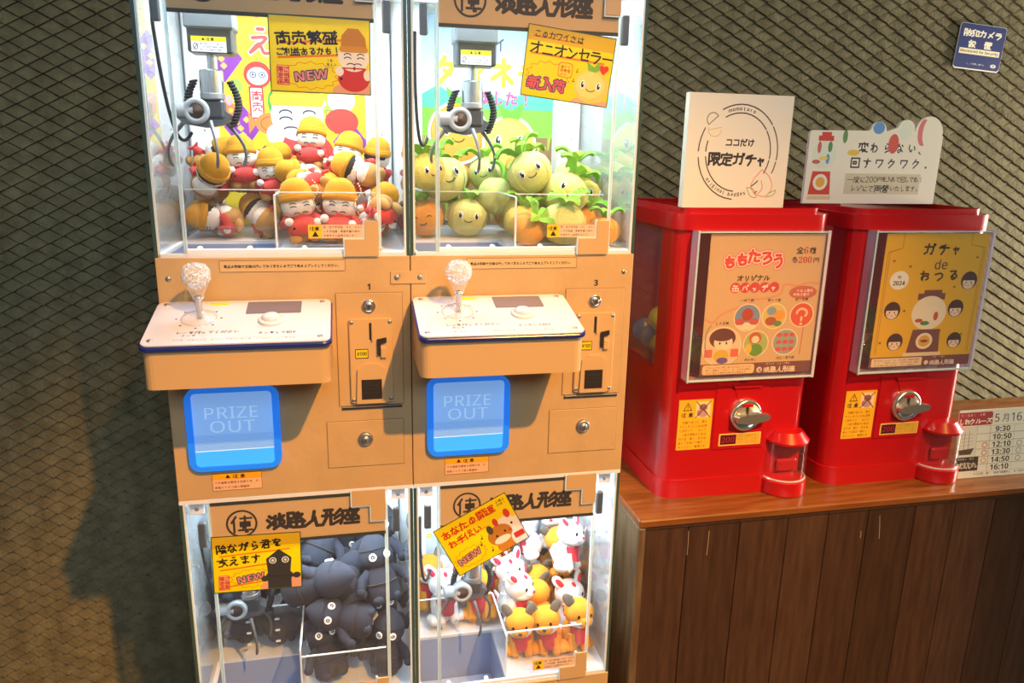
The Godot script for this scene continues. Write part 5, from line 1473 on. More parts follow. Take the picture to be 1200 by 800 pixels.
func build_room() -> void:
	var plaster := mat("plaster", Color("837a58"), 0.85)
	textured(plaster, noise_tex(0.01, 4, 512, 61, false, 4, ramp(Color("b4b0a8"), Color("ffffff"))), noise_tex(0.06, 4, 512, 62, true, 5.0), Vector3(3.0, 3.0, 3.0), true, 0.45)
	var plain := mat("room_wall", Color("6f6552"), 0.85)
	var wall := struct("wall_back", sh().box(Vector3(0.9, 2.15, WALLZ - 0.06), Vector3(5.4, 4.3, 0.12)), plaster)
	var vars := []
	for k in 5:
		vars.append(tile_shape(100 + k))
	var shown := []
	var rest := sh()
	var r := RandomNumberGenerator.new()
	r.seed = 9
	var P := cam.global_transform.affine_inverse()
	for row in range(0, 170):
		for col in range(-21, 54):
			var p := Vector3((col + 0.5 * (row % 2)) * 0.062, 0.0165 * row + 0.012, WALLZ)
			if p.x > 0.03 and p.x < 0.81 and p.y < 1.86:
				continue
			var v := r.randi() % 5
			var turn := Basis(Vector3.BACK, r.randf_range(-0.012, 0.012))
			var q := P * p
			var px := Vector2(600 - q.x / q.z * 878, 400 + q.y / q.z * 878)
			if px.x > -5 and px.x < 175 and px.y > -5 and px.y < 805:
				shown.append([q.length(), p, v, turn])
			else:
				rest.t = Transform3D(turn, p)
				var src: Shape = vars[v]
				for k in src.v.size():
					rest.v.append(rest.t * src.v[k]); rest.n.append(turn * src.n[k]); rest.u.append(Vector2())
	shown.sort_custom(func(a, b): return a[0] < b[0])
	var ms := []
	for v in vars:
		ms.append(v.mesh())
	for k in shown.size():
		var e = shown[k]
		if k < 300:
			part("diamond_tile", ms[e[2]], plaster, wall, Transform3D(e[3], e[1]))
		else:
			var src: Shape = vars[e[2]]
			for j in src.v.size():
				rest.v.append(e[3] * src.v[j] + e[1]); rest.n.append(e[3] * src.n[j]); rest.u.append(Vector2())
	rest.t = Transform3D()
	var far := part("diamond_tiles", rest, plaster, wall)
	far.set_meta("kind", "stuff")
	struct("floor", sh().box(Vector3(0.9, -0.05, 1.9), Vector3(5.4, 0.1, 5.2)), mat("floor_board", Color("5e4630"), 0.4))
	struct("ceiling", sh().box(Vector3(0.9, 4.35, 1.9), Vector3(5.4, 0.1, 5.2)), mat("ceiling_paint", Color("8a8272"), 0.9))
	struct("wall_left", sh().box(Vector3(-1.85, 2.15, 1.9), Vector3(0.1, 4.3, 5.2)), plain)
	struct("wall_right", sh().box(Vector3(3.65, 2.15, 1.9), Vector3(0.1, 4.3, 5.2)), plain)
	var fw := sh()      # the far wall, open for a high window
	fw.box(Vector3(0.9, 1.4, 4.55), Vector3(5.4, 2.8, 0.1)); fw.box(Vector3(0.9, 4.2, 4.55), Vector3(5.4, 0.2, 0.1)); fw.box(Vector3(-1.4, 3.45, 4.55), Vector3(0.8, 1.3, 0.1)); fw.box(Vector3(3.0, 3.45, 4.55), Vector3(1.2, 1.3, 0.1))
	struct("wall_front", fw, plain)
	var sky := mat("window_daylight", Color("ffffff"), 0.5)
	sky.emission_enabled = true; sky.emission = Color(0.80, 0.90, 1.0); sky.emission_energy_multiplier = 2.0
	var wn := struct("window_1", sh().box(Vector3(0.7, 3.45, 4.57), Vector3(3.4, 1.3, 0.02)), sky)
	var fr := sh()
	for x in [-1.0, 0.13, 1.27, 2.4]:
		fr.box(Vector3(x, 3.45, 4.53), Vector3(0.05, 1.3, 0.05))
	fr.box(Vector3(0.7, 2.82, 4.53), Vector3(3.4, 0.05, 0.05)); fr.box(Vector3(0.7, 4.08, 4.53), Vector3(3.4, 0.05, 0.05))
	part("window_frame", fr, M.white_metal, wn)

func build_lamps() -> void:
	var glow := mat("spot_lamp_glow", Color("fff2dc"), 0.4)
	glow.emission_enabled = true; glow.emission = Color(1.0, 0.78, 0.5); glow.emission_energy_multiplier = 3.0
	var black := mat("lamp_black", Color("1c1c1c"), 0.5)
	var at := SPOT_AT
	var dir := (SPOT_TO - at).normalized()
	var b := Basis.looking_at(dir, Vector3.UP)
	var t := thing("spot_lamp", "black ceiling spot lamp with a warm glowing lens", "lamp", at, b)
	part("housing", sh(Transform3D(Basis(Vector3.RIGHT, PI / 2), Vector3())).lathe([Vector2(0.048, -0.01), Vector2(0.05, -0.012), Vector2(0.05, 0.12), Vector2(0.03, 0.14), Vector2(0, 0.14)], 24), black, t)
	part("lens", sh().cyl(Vector3(0, 0, 0.004), Vector3.BACK, 0.046, 0.004, 24), glow, t)
	part("stem", sh().tube([Vector3(0, 0, 0.06), b.inverse() * (Vector3(at.x, 4.305, at.z) - at)], 0.008, 8), black, t)
	var s := SpotLight3D.new()
	s.name = "spot_light"
	s.position = Vector3(0, 0, -0.016)
	s.light_color = SPOT_COLOR; s.light_energy = SPOT_ENERGY
	s.spot_angle = SPOT_ANGLE; s.spot_angle_attenuation = SPOT_SOFT
	s.spot_range = 14.0; s.light_size = 0.045; s.shadow_enabled = true; s.spot_attenuation = 2.0
	t.add_child(s)
	var pg := mat("ceiling_lamp_glow", Color("ffffff"), 0.4)
	pg.emission_enabled = true; pg.emission = Color(1.0, 0.82, 0.46); pg.emission_energy_multiplier = 1.0
	for e in [[Vector3(2.2, 4.27, 1.6), "square warm ceiling lamp panel above the counter"]]:
		var c := thing("ceiling_lamp", e[1], "lamp", e[0])
		part("frame", sh().box(Vector3(0, 0.012, 0), Vector3(0.66, 0.03, 0.66), 0.004), M.white_metal, c)
		part("diffuser", sh().box(Vector3(0, -0.006, 0), Vector3(0.6, 0.006, 0.6)), pg, c)
		var l := AreaLight3D.new()
		l.name = "ceiling_light"
		l.area_size = Vector2(0.58, 0.58); l.light_color = Color(1.0, 0.82, 0.46); l.light_energy = ROOM_ENERGY; l.area_range = 14.0
		l.shadow_enabled = true
		l.transform = move(0, -0.014, 0, Basis(Vector3.RIGHT, -PI / 2))
		c.add_child(l)
	var day := AreaLight3D.new()      # daylight from the high window opposite
	day.name = "window_light"
	day.area_size = Vector2(3.3, 1.2); day.light_color = Color(0.80, 0.90, 1.0); day.light_energy = WINDOW_ENERGY; day.area_range = 16.0; day.shadow_enabled = true
	day.transform = move(0.7, 3.45, 4.49)
	add_child(day)
	# a lit showcase strip beyond the frame on the counter: it rims the capsule machines' far edges
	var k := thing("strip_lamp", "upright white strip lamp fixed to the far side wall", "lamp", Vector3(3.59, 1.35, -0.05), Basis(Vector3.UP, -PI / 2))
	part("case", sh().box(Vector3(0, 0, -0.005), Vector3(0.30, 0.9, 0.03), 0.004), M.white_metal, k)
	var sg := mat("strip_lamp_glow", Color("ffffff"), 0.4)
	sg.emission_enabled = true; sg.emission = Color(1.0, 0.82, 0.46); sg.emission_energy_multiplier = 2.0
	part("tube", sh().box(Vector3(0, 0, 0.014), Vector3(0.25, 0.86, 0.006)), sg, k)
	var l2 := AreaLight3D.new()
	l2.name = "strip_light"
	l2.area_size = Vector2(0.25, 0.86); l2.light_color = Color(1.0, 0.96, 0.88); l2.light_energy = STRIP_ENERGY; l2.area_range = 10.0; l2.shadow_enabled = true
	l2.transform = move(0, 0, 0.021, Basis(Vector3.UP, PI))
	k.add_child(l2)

# ---------------------------------------------------------------- plush toys
func plush_mat(called: String, c: Color) -> StandardMaterial3D:
	var m := mat(called, c, 0.95)
	m.rim_enabled = true; m.rim = 0.35; m.rim_tint = 0.6
	if not meshes.has("fuzz"):
		meshes.fuzz = noise_tex(0.35, 2, 256, 81, true, 3.0)
		meshes.nap = noise_tex(0.05, 3, 256, 82, false, 4, ramp(Color("d8d8d8"), Color("ffffff")))
	textured(m, meshes.nap, meshes.fuzz, Vector3(14, 14, 14), false, 0.5)
	return m

func toy_materials() -> void:
	plush_mat("mustard", Color("dd9c1e")); plush_mat("tan_cloth", Color("c99552")); plush_mat("cream_cloth", Color("f3e9dc")); plush_mat("coral", Color("d9453f")); plush_mat("deep_red", Color("c4202a"))
	plush_mat("onion_green", Color("dcdc86")); plush_mat("onion_yellow", Color("ecd767")); plush_mat("onion_orange", Color("e8a144")); plush_mat("leaf", Color("a3dc4a")); plush_mat("leaf_dark", Color("8ccb45"))
	plush_mat("navy", Color("2a2f3d")).rim = 0.15; plush_mat("dog_orange", Color("ee9f26")); plush_mat("dog_white", Color("f3f1f2")); plush_mat("dog_grey", Color("6d6558")); plush_mat("dog_red", Color("d8344a")); plush_mat("hair", Color("2d2a2c"))
	mat("stitch", Color("3a2f2c"), 0.8); mat("bead_white", Color("f6f6f4"), 0.25); mat("bead_black", Color("17161a"), 0.15); mat("chain", Color("d8cda8"), 0.3, 0.7)
	M.tag_plain = print_mat(print_tag(0), 0.5); M.tag_flower = print_mat(print_tag(1), 0.5)

func arc_tube(c: Vector3, rx: float, ry: float, a0: float, a1: float, r: float, bulge: Vector3) -> Array:
	# an arc in xy that hugs an ellipsoid of radii bulge round the origin
	var pts := []
	for i in 7:
		var a := deg_to_rad(lerpf(a0, a1, i / 6.0))
		var p := Vector2(c.x + rx * cos(a), c.y + ry * sin(a))
		var q := maxf(0.02, 1.0 - (p.x / bulge.x) ** 2 - (p.y / bulge.y) ** 2)
		pts.append(Vector3(p.x, p.y, bulge.z * sqrt(q) + r * 0.3))
	return pts

func on_ball(x: float, y: float, b: Vector3) -> Vector3:
	return Vector3(x, y, b.z * sqrt(maxf(0.02, 1.0 - (x / b.x) ** 2 - (y / b.y) ** 2)))

func mk(key: String, f: Callable) -> ArrayMesh:
	if not meshes.has(key):
		meshes[key] = f.call().mesh()
	return meshes[key]

func doll(o: Node3D, v: int) -> void:
	part("body", mk("d_body", func(): return sh().ball(Vector3(0, 0.027, 0), Vector3(0.029, 0.028, 0.024), 16, Basis(), 0.03, 1.0)), M.tan_cloth, o)
	part("back_cloth", mk("d_back", func(): return sh().ball(Vector3(0, 0.034, -0.006), Vector3(0.026, 0.020, 0.022), 14, Basis(), 0.03, 3.0)), M.cream_cloth, o)
	for s in [-1.0, 1.0]:
		part("foot", mk("d_foot", func(): return sh().ball(Vector3(), Vector3(0.0125, 0.0105, 0.017), 12, Basis(), 0.04, 2.0)), M.tan_cloth, o, move(s * 0.018, 0.010, 0.019))
		part("arm", mk("d_arm%d" % s, func(): return sh().tube([Vector3(s * 0.024, 0.044, 0), Vector3(s * 0.033, 0.038, 0.012), Vector3(s * 0.027, 0.040 - 0.004 * s, 0.026)], [0.009, 0.0095, 0.008], 10)), M.coral, o)
		part("hand", mk("d_hand", func(): return sh().ball(Vector3(), Vector3(0.0085, 0.008, 0.008), 10)), M.cream_cloth, o, move(s * 0.0255, 0.041 - 0.004 * s, 0.031))
	var hr := Vector3(0.032, 0.0265, 0.027)
	var hd := part("head", mk("d_head", func(): return sh().ball(Vector3(), hr, 20, Basis(), 0.015, 4.0)), M.cream_cloth, o, move(0, 0.0685, 0.001))
	var face := mk("d_face", func():
		var t := sh()
		for s in [-1.0, 1.0]:
			t.tube(arc_tube(Vector3(s * 0.0125, 0.006, 0), 0.006, 0.0035, 20, 160, 0.0009, hr), 0.0009, 5)
			t.tube(arc_tube(Vector3(s * 0.0125, 0.0005, 0), 0.0058, 0.003, 20, 160, 0.0009, hr), 0.0009, 5)
			t.tube(arc_tube(Vector3(s * 0.0075, -0.0125, 0), 0.006, 0.0035, 25, 160, 0.0009, hr), 0.0009, 5)
		t.ball(on_ball(0, -0.0165, hr), Vector3(0.0016, 0.0022, 0.001), 8)
		return t)
	part("stitched_face", face, M.stitch, hd)
	part("hair", mk("d_hair", func(): return sh().ball(Vector3(0, 0.004, -0.004), Vector3(0.031, 0.0225, 0.0265), 14)), M.hair, hd)
	part("collar", mk("d_collar", func(): return sh().tube(range(17).map(func(i): return Vector3(0.019 * cos(TAU * i / 16), 0.0475 + 0.0012 * (i % 2), 0.003 + 0.018 * sin(TAU * i / 16))), 0.0045, 7)), M.deep_red, o)
	var cp := part("cap", mk("d_cap", func(): return sh().lathe([Vector2(0.024, -0.002), Vector2(0.0325, 0.0), Vector2(0.0345, 0.005), Vector2(0.0335, 0.011), Vector2(0.0305, 0.0135), Vector2(0.0295, 0.020), Vector2(0.0265, 0.030), Vector2(0.019, 0.039), Vector2(0.009, 0.0435), Vector2(0, 0.0445)], 22)), M.mustard, o, Transform3D(Basis(Vector3.RIGHT, -0.16).scaled(Vector3(1, 1, 0.88)), Vector3(0, 0.0765, -0.001)))
	part("cap_fold", mk("d_fold", func(): return sh().tube(range(25).map(func(i): return Vector3(0.0318 * cos(TAU * i / 24), 0.0125, 0.0318 * sin(TAU * i / 24))), 0.0014, 6)), M.mustard, cp)
	var fr := Vector3(0.031, 0.0175, 0.017)
	var fish := part("fish", mk("d_fish", func():
		var t := sh().ball(Vector3(), fr, 18, Basis(), 0.03, 5.0)
		t.prism(PackedVector2Array([Vector2(0.026, 0.002), Vector2(0.044, 0.014), Vector2(0.040, 0.0), Vector2(0.044, -0.014)]), -0.003, 0.003)
		t.prism(PackedVector2Array([Vector2(-0.012, 0.014), Vector2(0.0, 0.024), Vector2(0.012, 0.021), Vector2(0.016, 0.012)]), -0.002, 0.002)
		return t), M.coral, o, move(0, 0.032, 0.024, Basis(Vector3.BACK, 0.12)))
	part("fish_eye", mk("d_feye", func(): return sh().ball(on_ball(-0.019, 0.003, fr), Vector3(0.0028, 0.0028, 0.0014), 10)), M.bead_black, fish)
	if v % 3 == 1:
		part("tag", mk("d_tag", func(): return sh().slab(Vector3(), Vector3(0.034, 0.03, 0.0006), 0.014, 6)), M.tag_plain, o, Transform3D(Basis.from_euler(Vector3(-0.3, 0.5, 0.4)), Vector3(0.022, 0.068, 0.034)))
	if v % 3 == 2:
		part("bead_chain", mk("d_chain", func():
			var t := sh()
			for i in 15:
				t.ball(Vector3(0.034 + 0.006 * sin(i * 0.5), 0.112 - i * 0.0042, 0.006 + 0.01 * sin(i * 0.22)), Vector3(0.0017, 0.0017, 0.0017), 7)
			return t), M.chain, o)

func onion(o: Node3D, v: int) -> void:
	var col: Material = [M.onion_green, M.onion_orange, M.onion_yellow][v % 3]
	var r := Vector3(0.0405, 0.040, 0.0395)
	var bd := part("body", mk("o_body", func(): return sh().lathe([Vector2(0, 0.0), Vector2(0.012, 0.001), Vector2(0.026, 0.008), Vector2(0.035, 0.020), Vector2(0.0385, 0.034), Vector2(0.0365, 0.047), Vector2(0.0285, 0.058), Vector2(0.017, 0.0645), Vector2(0.009, 0.0685), Vector2(0.005, 0.074), Vector2(0, 0.075)], 24)), col, o)
	part("seam_stitch", mk("o_seam", func():
		var t := sh()
		for k in 4:
			var a := PI * 0.25 + PI * 0.5 * k
			var pts := []
			for e in [Vector2(0.0265, 0.008), Vector2(0.0355, 0.020), Vector2(0.0388, 0.034), Vector2(0.0368, 0.047), Vector2(0.0288, 0.058), Vector2(0.0173, 0.0645)]:
				pts.append(Vector3(e.x * cos(a), e.y, e.x * sin(a)))
			t.tube(pts, 0.0007, 5)
		return t), col, bd)
	for k in 4:
		var a: float = [0.3, 2.0, 3.6, 5.1][k]
		part("leaf", mk("o_leaf", func():
			var t := sh()
			var pl := []
			for i in 9:
				var f := i / 8.0
				pl.append(Vector3(0.003 + 0.036 * f, 0.019 * sin(f * 2.5) + 0.002 * f, 0))
			for i in 8:
				var w0 := 0.0125 * sin(PI * (0.15 + 0.8 * i / 8.0)); var w1 := 0.0125 * sin(PI * (0.15 + 0.8 * (i + 1) / 8.0))
				var a0: Vector3 = pl[i]; var b0: Vector3 = pl[i + 1]
				var up := (b0 - a0).cross(Vector3.BACK).normalized() * -1.0
				for sg in [1.0, -1.0]:
					var h: Vector3 = up * 0.0042 * sg
					t.quad(a0 + h, b0 + h, b0 + Vector3(0, 0, w1), a0 + Vector3(0, 0, w0), (up * sg + Vector3(0, 0, 0.5)).normalized())
					t.quad(a0 + h, b0 + h, b0 - Vector3(0, 0, w1), a0 - Vector3(0, 0, w0), (up * sg - Vector3(0, 0, 0.5)).normalized())
			return t), M.leaf if k % 2 else M.leaf_dark, o, Transform3D(Basis(Vector3.UP, a).scaled(Vector3.ONE * [1.15, 0.95, 1.1, 0.85][k]), Vector3(0, 0.066, 0)))
	var c := Vector3(0, 0.035, 0)
	if v % 3 == 1:
		part("smile", mk("o_happy", func():
			var t := sh()
			for s in [-1.0, 1.0]:
				t.tube(arc_tube(Vector3(s * 0.013, 0.003, 0), 0.0045, 0.004, 20, 160, 0.001, r), 0.0009, 5)
			t.tube(arc_tube(Vector3(0, -0.004, 0), 0.007, 0.0055, 200, 340, 0.001, r), 0.001, 5)
			return t), M.stitch, o, Transform3D(Basis(), c))
		return
	for s in [-1.0, 1.0]:
		var p := on_ball(s * 0.0145, 0.003, r)
		var e := part("eye", mk("o_eye", func(): return sh().ball(Vector3(), Vector3(0.0047, 0.0068, 0.0014), 14)), M.bead_white, o, Transform3D(Basis(Vector3.UP, s * 0.4), c + p))
		part("pupil", mk("o_pupil", func(): return sh().ball(Vector3(0, -0.0004, 0.001), Vector3(0.0032, 0.0052, 0.0011), 12)), M.bead_black, e)
		part("glint", mk("o_glint", func(): return sh().ball(Vector3(0.0012, 0.002, 0.0019), Vector3(0.0013, 0.0016, 0.0006), 8)), M.bead_white, e)
	part("smile", mk("o_smile", func(): return sh().tube(arc_tube(Vector3(0, -0.0035, 0), 0.008, 0.0055, 200, 340, 0.001, r), 0.0009, 5)), M.stitch, o, Transform3D(Basis(), c))

func hooded(o: Node3D, v: int) -> void:
	part("robe", mk("h_robe", func(): return sh().lathe([Vector2(0, 0), Vector2(0.026, 0.001), Vector2(0.031, 0.008), Vector2(0.030, 0.025), Vector2(0.0265, 0.045), Vector2(0.021, 0.060), Vector2(0.012, 0.068), Vector2(0, 0.070)], 20)), M.navy, o)
	part("belt", mk("h_belt", func(): return sh().tube(range(21).map(func(i): return Vector3(0.0285 * cos(TAU * i / 20), 0.033, 0.0285 * sin(TAU * i / 20))), 0.0022, 6)), M.hair, o)
	var hd := part("hood", mk("h_hood", func(): return sh().lathe([Vector2(0.012, 0.0), Vector2(0.024, 0.003), Vector2(0.0285, 0.012), Vector2(0.0298, 0.021), Vector2(0.0265, 0.034), Vector2(0.0185, 0.047), Vector2(0.0095, 0.056), Vector2(0.004, 0.0605), Vector2(0, 0.0615)], 20)), M.navy, o, move(0, 0.058, 0))
	part("veil_seam", mk("h_veil", func(): return sh().tube(range(15).map(func(i): return Vector3(0.0272 * cos(PI * i / 14), 0.0325, 0.0272 * sin(PI * i / 14))), 0.0012, 5)), M.hair, hd)
	for s in [-1.0, 1.0]:
		part("arm", mk("h_arm%d" % s, func(): return sh().tube([Vector3(s * 0.018, 0.052, 0.004), Vector3(s * 0.033, 0.043, 0.010), Vector3(s * 0.040, 0.032, 0.016)], [0.009, 0.009, 0.0075], 10)), M.navy, o)
		part("hand", mk("h_hand", func(): return sh().ball(Vector3(), Vector3(0.0085, 0.0085, 0.0085), 10)), M.navy, o, move(s * 0.042, 0.028, 0.018))
		part("foot", mk("h_foot", func(): return sh().ball(Vector3(), Vector3(0.011, 0.009, 0.015), 10)), M.navy, o, move(s * 0.014, 0.007, 0.018))
		var p := Vector3(s * 0.0125, 0.0205, 0.0268)
		var e := part("eye_ring", mk("h_ring", func():
			var t := sh()
			t.t = Transform3D(Basis(Vector3.RIGHT, PI / 2), Vector3())
			t.lathe([Vector2(0.0034, 0), Vector2(0.0036, 0.0014), Vector2(0.0060, 0.0016), Vector2(0.0066, 0.0004), Vector2(0.0066, -0.002)], 18)
			return t), M.bead_white, hd, Transform3D(Basis(Vector3.UP, s * 0.42), p))
		part("eye_dot", mk("h_dot", func(): return sh().ball(Vector3(), Vector3(0.0014, 0.0014, 0.001), 8)), M.bead_white, e)
	if v % 3 == 1:
		part("tag", mk("h_tag", func(): return sh().slab(Vector3(), Vector3(0.03, 0.03, 0.0006), 0.0145, 8)), M.tag_plain, o, Transform3D(Basis.from_euler(Vector3(0.2, 0.4, 0.2)), Vector3(-0.03, 0.06, 0.034)))
	if v % 3 == 2:
		part("bead_chain", mk("h_chain", func():
			var t := sh()
			for i in 13:
				t.ball(Vector3(0.03 * cos(i * 0.24), 0.062 - 0.012 * sin(i * 0.26), 0.034 * sin(0.3 + i * 0.2)), Vector3(0.0015, 0.0015, 0.0015), 7)
			return t), M.chain, o)

func dog(o: Node3D, v: int) -> void:
	var white := v % 2 == 1
	var coat: Material = M.dog_white if white else M.dog_orange
	var ear: Material = M.dog_white if white else M.dog_grey
	part("body", mk("g_body", func(): return sh().ball(Vector3(0, 0.029, -0.004), Vector3(0.0245, 0.031, 0.0235), 16, Basis(), 0.03, 1.5)), coat, o)
	for s in [-1.0, 1.0]:
		part("foreleg", mk("g_leg", func(): return sh().tube([Vector3(0, 0.036, 0), Vector3(0, 0.018, 0.004), Vector3(0, 0.006, 0.007), Vector3(0, 0.004, 0.011)], [0.009, 0.0085, 0.0085, 0.006], 10)), coat, o, move(s * 0.0125, 0, 0.012))
		part("hind_foot", mk("g_hind", func(): return sh().ball(Vector3(), Vector3(0.011, 0.010, 0.017), 10)), coat, o, move(s * 0.024, 0.009, 0.006))
	part("tail", mk("g_tail", func(): return sh().tube([Vector3(0, 0.016, -0.024), Vector3(0.002, 0.028, -0.034), Vector3(0.004, 0.042, -0.030)], [0.006, 0.007, 0.004], 8)), coat, o)
	part("bib", mk("g_bib", func():
		var t := sh()
		var rows := []
		for i in 5:
			var row := []
			for j in 9:
				var a := lerpf(-1.15, 1.15, j / 8.0)
				var y := 0.052 - i * 0.0065
				var rad := 0.0205 + 0.0022 * i
				row.append(Vector3(rad * sin(a) * (1.0 - 0.12 * i), y - 0.004 * cos(a), rad * cos(a) + 0.0025))
			rows.append(row)
		for i in 4:
			for j in 8:
				var n: Vector3 = Vector3(rows[i][j].x, 0, rows[i][j].z).normalized()
				t.quad(rows[i][j], rows[i][j + 1], rows[i + 1][j + 1], rows[i + 1][j], n)
				t.quad(rows[i][j] - n * 0.0015, rows[i][j + 1] - n * 0.0015, rows[i + 1][j + 1] - n * 0.0015, rows[i + 1][j] - n * 0.0015, -n)
		return t), M.dog_red, o)
	var hr := Vector3(0.0285, 0.025, 0.0265)
	var hd := part("head", mk("g_head", func(): return sh().ball(Vector3(), hr, 18, Basis(), 0.015, 2.0)), coat, o, move(0, 0.0745, 0.005))
	part("muzzle", mk("g_muzzle", func(): return sh().ball(Vector3(0, -0.0075, 0.019), Vector3(0.0165, 0.0115, 0.0145), 14)), M.dog_white if white else M.dog_orange, hd)
	part("jaw", mk("g_jaw", func(): return sh().ball(Vector3(0, -0.0115, 0.010), Vector3(0.0235, 0.0125, 0.0195), 14)), M.dog_white, hd)
	part("nose", mk("g_nose", func(): return sh().ball(Vector3(0, -0.0035, 0.0325), Vector3(0.0042, 0.0032, 0.0028), 10)), M.bead_black if not white else M.dog_red, hd)
	for s in [-1.0, 1.0]:
		var e := part("ear", mk("g_ear", func(): return sh().ball(Vector3(), Vector3(0.0095, 0.0165, 0.0045), 12, Basis(), 0.06, 1.0)), ear, hd, Transform3D(Basis.from_euler(Vector3(-0.35, s * 0.35, -s * 0.75)), Vector3(s * 0.0215, 0.0225, -0.003)))
		part("eye", mk("g_eye", func(): return sh().ball(Vector3(), Vector3(0.0026, 0.0040, 0.0016), 10)), M.bead_black, hd, Transform3D(Basis(Vector3.UP, s * 0.4), on_ball(s * 0.0125, 0.0035, hr)))
		if white:
			part("ear_lining", mk("g_lining", func(): return sh().ball(Vector3(), Vector3(0.0048, 0.0105, 0.0022), 10)), M.dog_red, hd, Transform3D(Basis.from_euler(Vector3(-0.35, s * 0.35, -s * 0.75)), Vector3(s * 0.0225, 0.0235, 0.0012)))
	if white:
		part("crown_patch", mk("g_patch", func(): return sh().ball(Vector3(0, 0.0185, 0.012), Vector3(0.0045, 0.0065, 0.0065), 10)), M.dog_red, hd)
	if v % 5 == 3:
		part("tag", mk("g_tag", func(): return sh().slab(Vector3(), Vector3(0.026, 0.036, 0.0006), 0.002, 3)), M.tag_flower, o, Transform3D(Basis.from_euler(Vector3(0.1, 0.5, 0.15)), Vector3(0.03, 0.066, 0.02)))

const TOY_SHAPES := {"doll": [0.058, "capped_doll", "plush doll"], "onion": [0.037, "onion_plush", "plush toy"], "hooded": [0.06, "hooded_plush", "plush toy"], "dog": [0.052, "dog_plush", "plush toy"]}

const SOFT := 0.92

# each toy as balls of stuffing: height, depth and radius at size 1
const STUFFING := {"doll": [[0.027, 0.008, 0.039], [0.072, 0.0, 0.034], [0.1, -0.004, 0.026]], "onion": [[0.035, 0.0, 0.038], [0.078, 0.0, 0.018]], "hooded": [[0.028, 0.004, 0.040], [0.080, 0.0, 0.031], [0.108, 0.0, 0.014]], "dog": [[0.026, 0.0, 0.034], [0.075, 0.008, 0.033], [0.094, 0.0, 0.026]]}
var pile := []

func toy(kind: String, p: Vector3, size: float, turn: Vector3, v: int, label: String, group: String) -> void:
	var b := Basis.from_euler(Vector3(deg_to_rad(turn.y), deg_to_rad(turn.x), deg_to_rad(turn.z)))
	if label.begins_with("*") == false and kind != "doll":
		b = Basis(Vector3.RIGHT, {"hooded": -0.42, "dog": -0.12, "onion": -0.06}[kind]) * b      # most look up a little, out of the heap
	var balls := []
	for e in STUFFING[kind]:
		balls.append([b * Vector3(0, (e[0] - TOY_SHAPES[kind][0]) * size, e[1] * size), e[2] * size])
	pile.append({"kind": kind, "at": p, "size": size, "basis": b, "v": v, "label": label, "group": group, "balls": balls, "home": p, "firm": 0.0 if label.begins_with("*") else 1.0})

# push the toys of one booth apart and back inside its panes, then build them
func settle(x0: float, floor_y: float, guard: float) -> void:
	for turn in 130:
		for i in pile.size():
			var a = pile[i]
			for k in range(i + 1, pile.size()):
				var b = pile[k]
				if a.at.distance_squared_to(b.at) > 0.04:
					continue
				for s in a.balls:
					for t in b.balls:
						var d: Vector3 = a.at + s[0] - b.at - t[0]
						var gap: float = (s[1] + t[1]) * SOFT - d.length()
						if gap > 0.0:
							d = (d + Vector3(1e-5, 2e-5, 0)).normalized() * gap * 0.4
							var w: float = 0.5 + 0.42 * (b.firm - a.firm)
							a.at += d * w; b.at -= d * (1.0 - w)
		for a in pile:
			a.at = a.at.lerp(a.home, 0.06 * a.firm * (1.0 - turn / 130.0))
			for s in a.balls:
				var p: Vector3 = a.at + s[0]
				var r: float = s[1]
				var q := Vector3(clampf(p.x, x0 + 0.008 + r, x0 + COL - 0.008 - r), maxf(p.y, floor_y + r), clampf(p.z, -0.396 + r, -0.034 - r))
				var lx := q.x - x0
				if q.z - r < -0.345:         # the posts in the back corners
					if lx - r < 0.06:
						if 0.06 - lx + r < -0.345 - q.z + r: q.x = x0 + 0.06 + r
						else: q.z = -0.345 + r
					elif lx + r > COL - 0.06:
						if lx + r - COL + 0.06 < -0.345 - q.z + r: q.x = x0 + COL - 0.06 - r
						else: q.z = -0.345 + r
				lx = q.x - x0
				if lx - r < 0.197 and q.z + r > -0.184 and q.y - r < floor_y + guard:   # keep out of the chute
					if 0.197 - lx < q.z + 0.184: q.x = x0 + 0.197 + r
					else: q.z = -0.184 - r
				a.at += q - p
	var same := {}
	for a in pile:
		if a.label.begins_with("*"):
			var lx: float = a.at.x - x0
			var high: float = a.at.y - floor_y
			a.label = "%s %s %s %s, %s" % [a.label.substr(1), "facing the door" if a.basis.z.z > 0.35 else ("back to the door" if a.basis.z.z < -0.35 else "turned sideways"), "on the floor" if high < 0.06 else ("second layer" if high < 0.115 else "near the top"), "behind the guard" if lx < 0.19 else ("in the middle" if lx < 0.3 else "along the far pane"), "front row" if a.at.z > -0.13 else ("middle row" if a.at.z > -0.24 else "back row")]
			same[a.label] = same.get(a.label, []) + [a]
	for like in same.values():
		if like.size() > 1:
			like.sort_custom(func(p, q): return p.at.y < q.at.y)
			for n in like.size():
				like[n].label += [", lower one", ", upper one"][n] if like.size() == 2 else [", lowest one", ", middle one", ", upper one", ", topmost one"][mini(n, 3)]
	for a in pile:
		var k = TOY_SHAPES[a.kind]
		var label: String = a.label
		var o := thing(k[1], label, k[2], a.at - a.basis * Vector3(0, k[0] * a.size, 0), a.basis.scaled(Vector3.ONE * a.size), a.group)
		match a.kind:
			"doll":
				doll(o, a.v)
			"onion":
				onion(o, a.v)
			"hooded":
				hooded(o, a.v)
			"dog":
				dog(o, a.v)
	pile = []

# px, py, depth z, size, [yaw, pitch, roll], variant, label; the pixel is the middle of the toy
func heap(kind: String, group: String, rows: Array) -> void:
	for e in rows:
		toy(kind, at_px(e[0], e[1], e[2]), e[3], e[4], e[5], e[6], group)

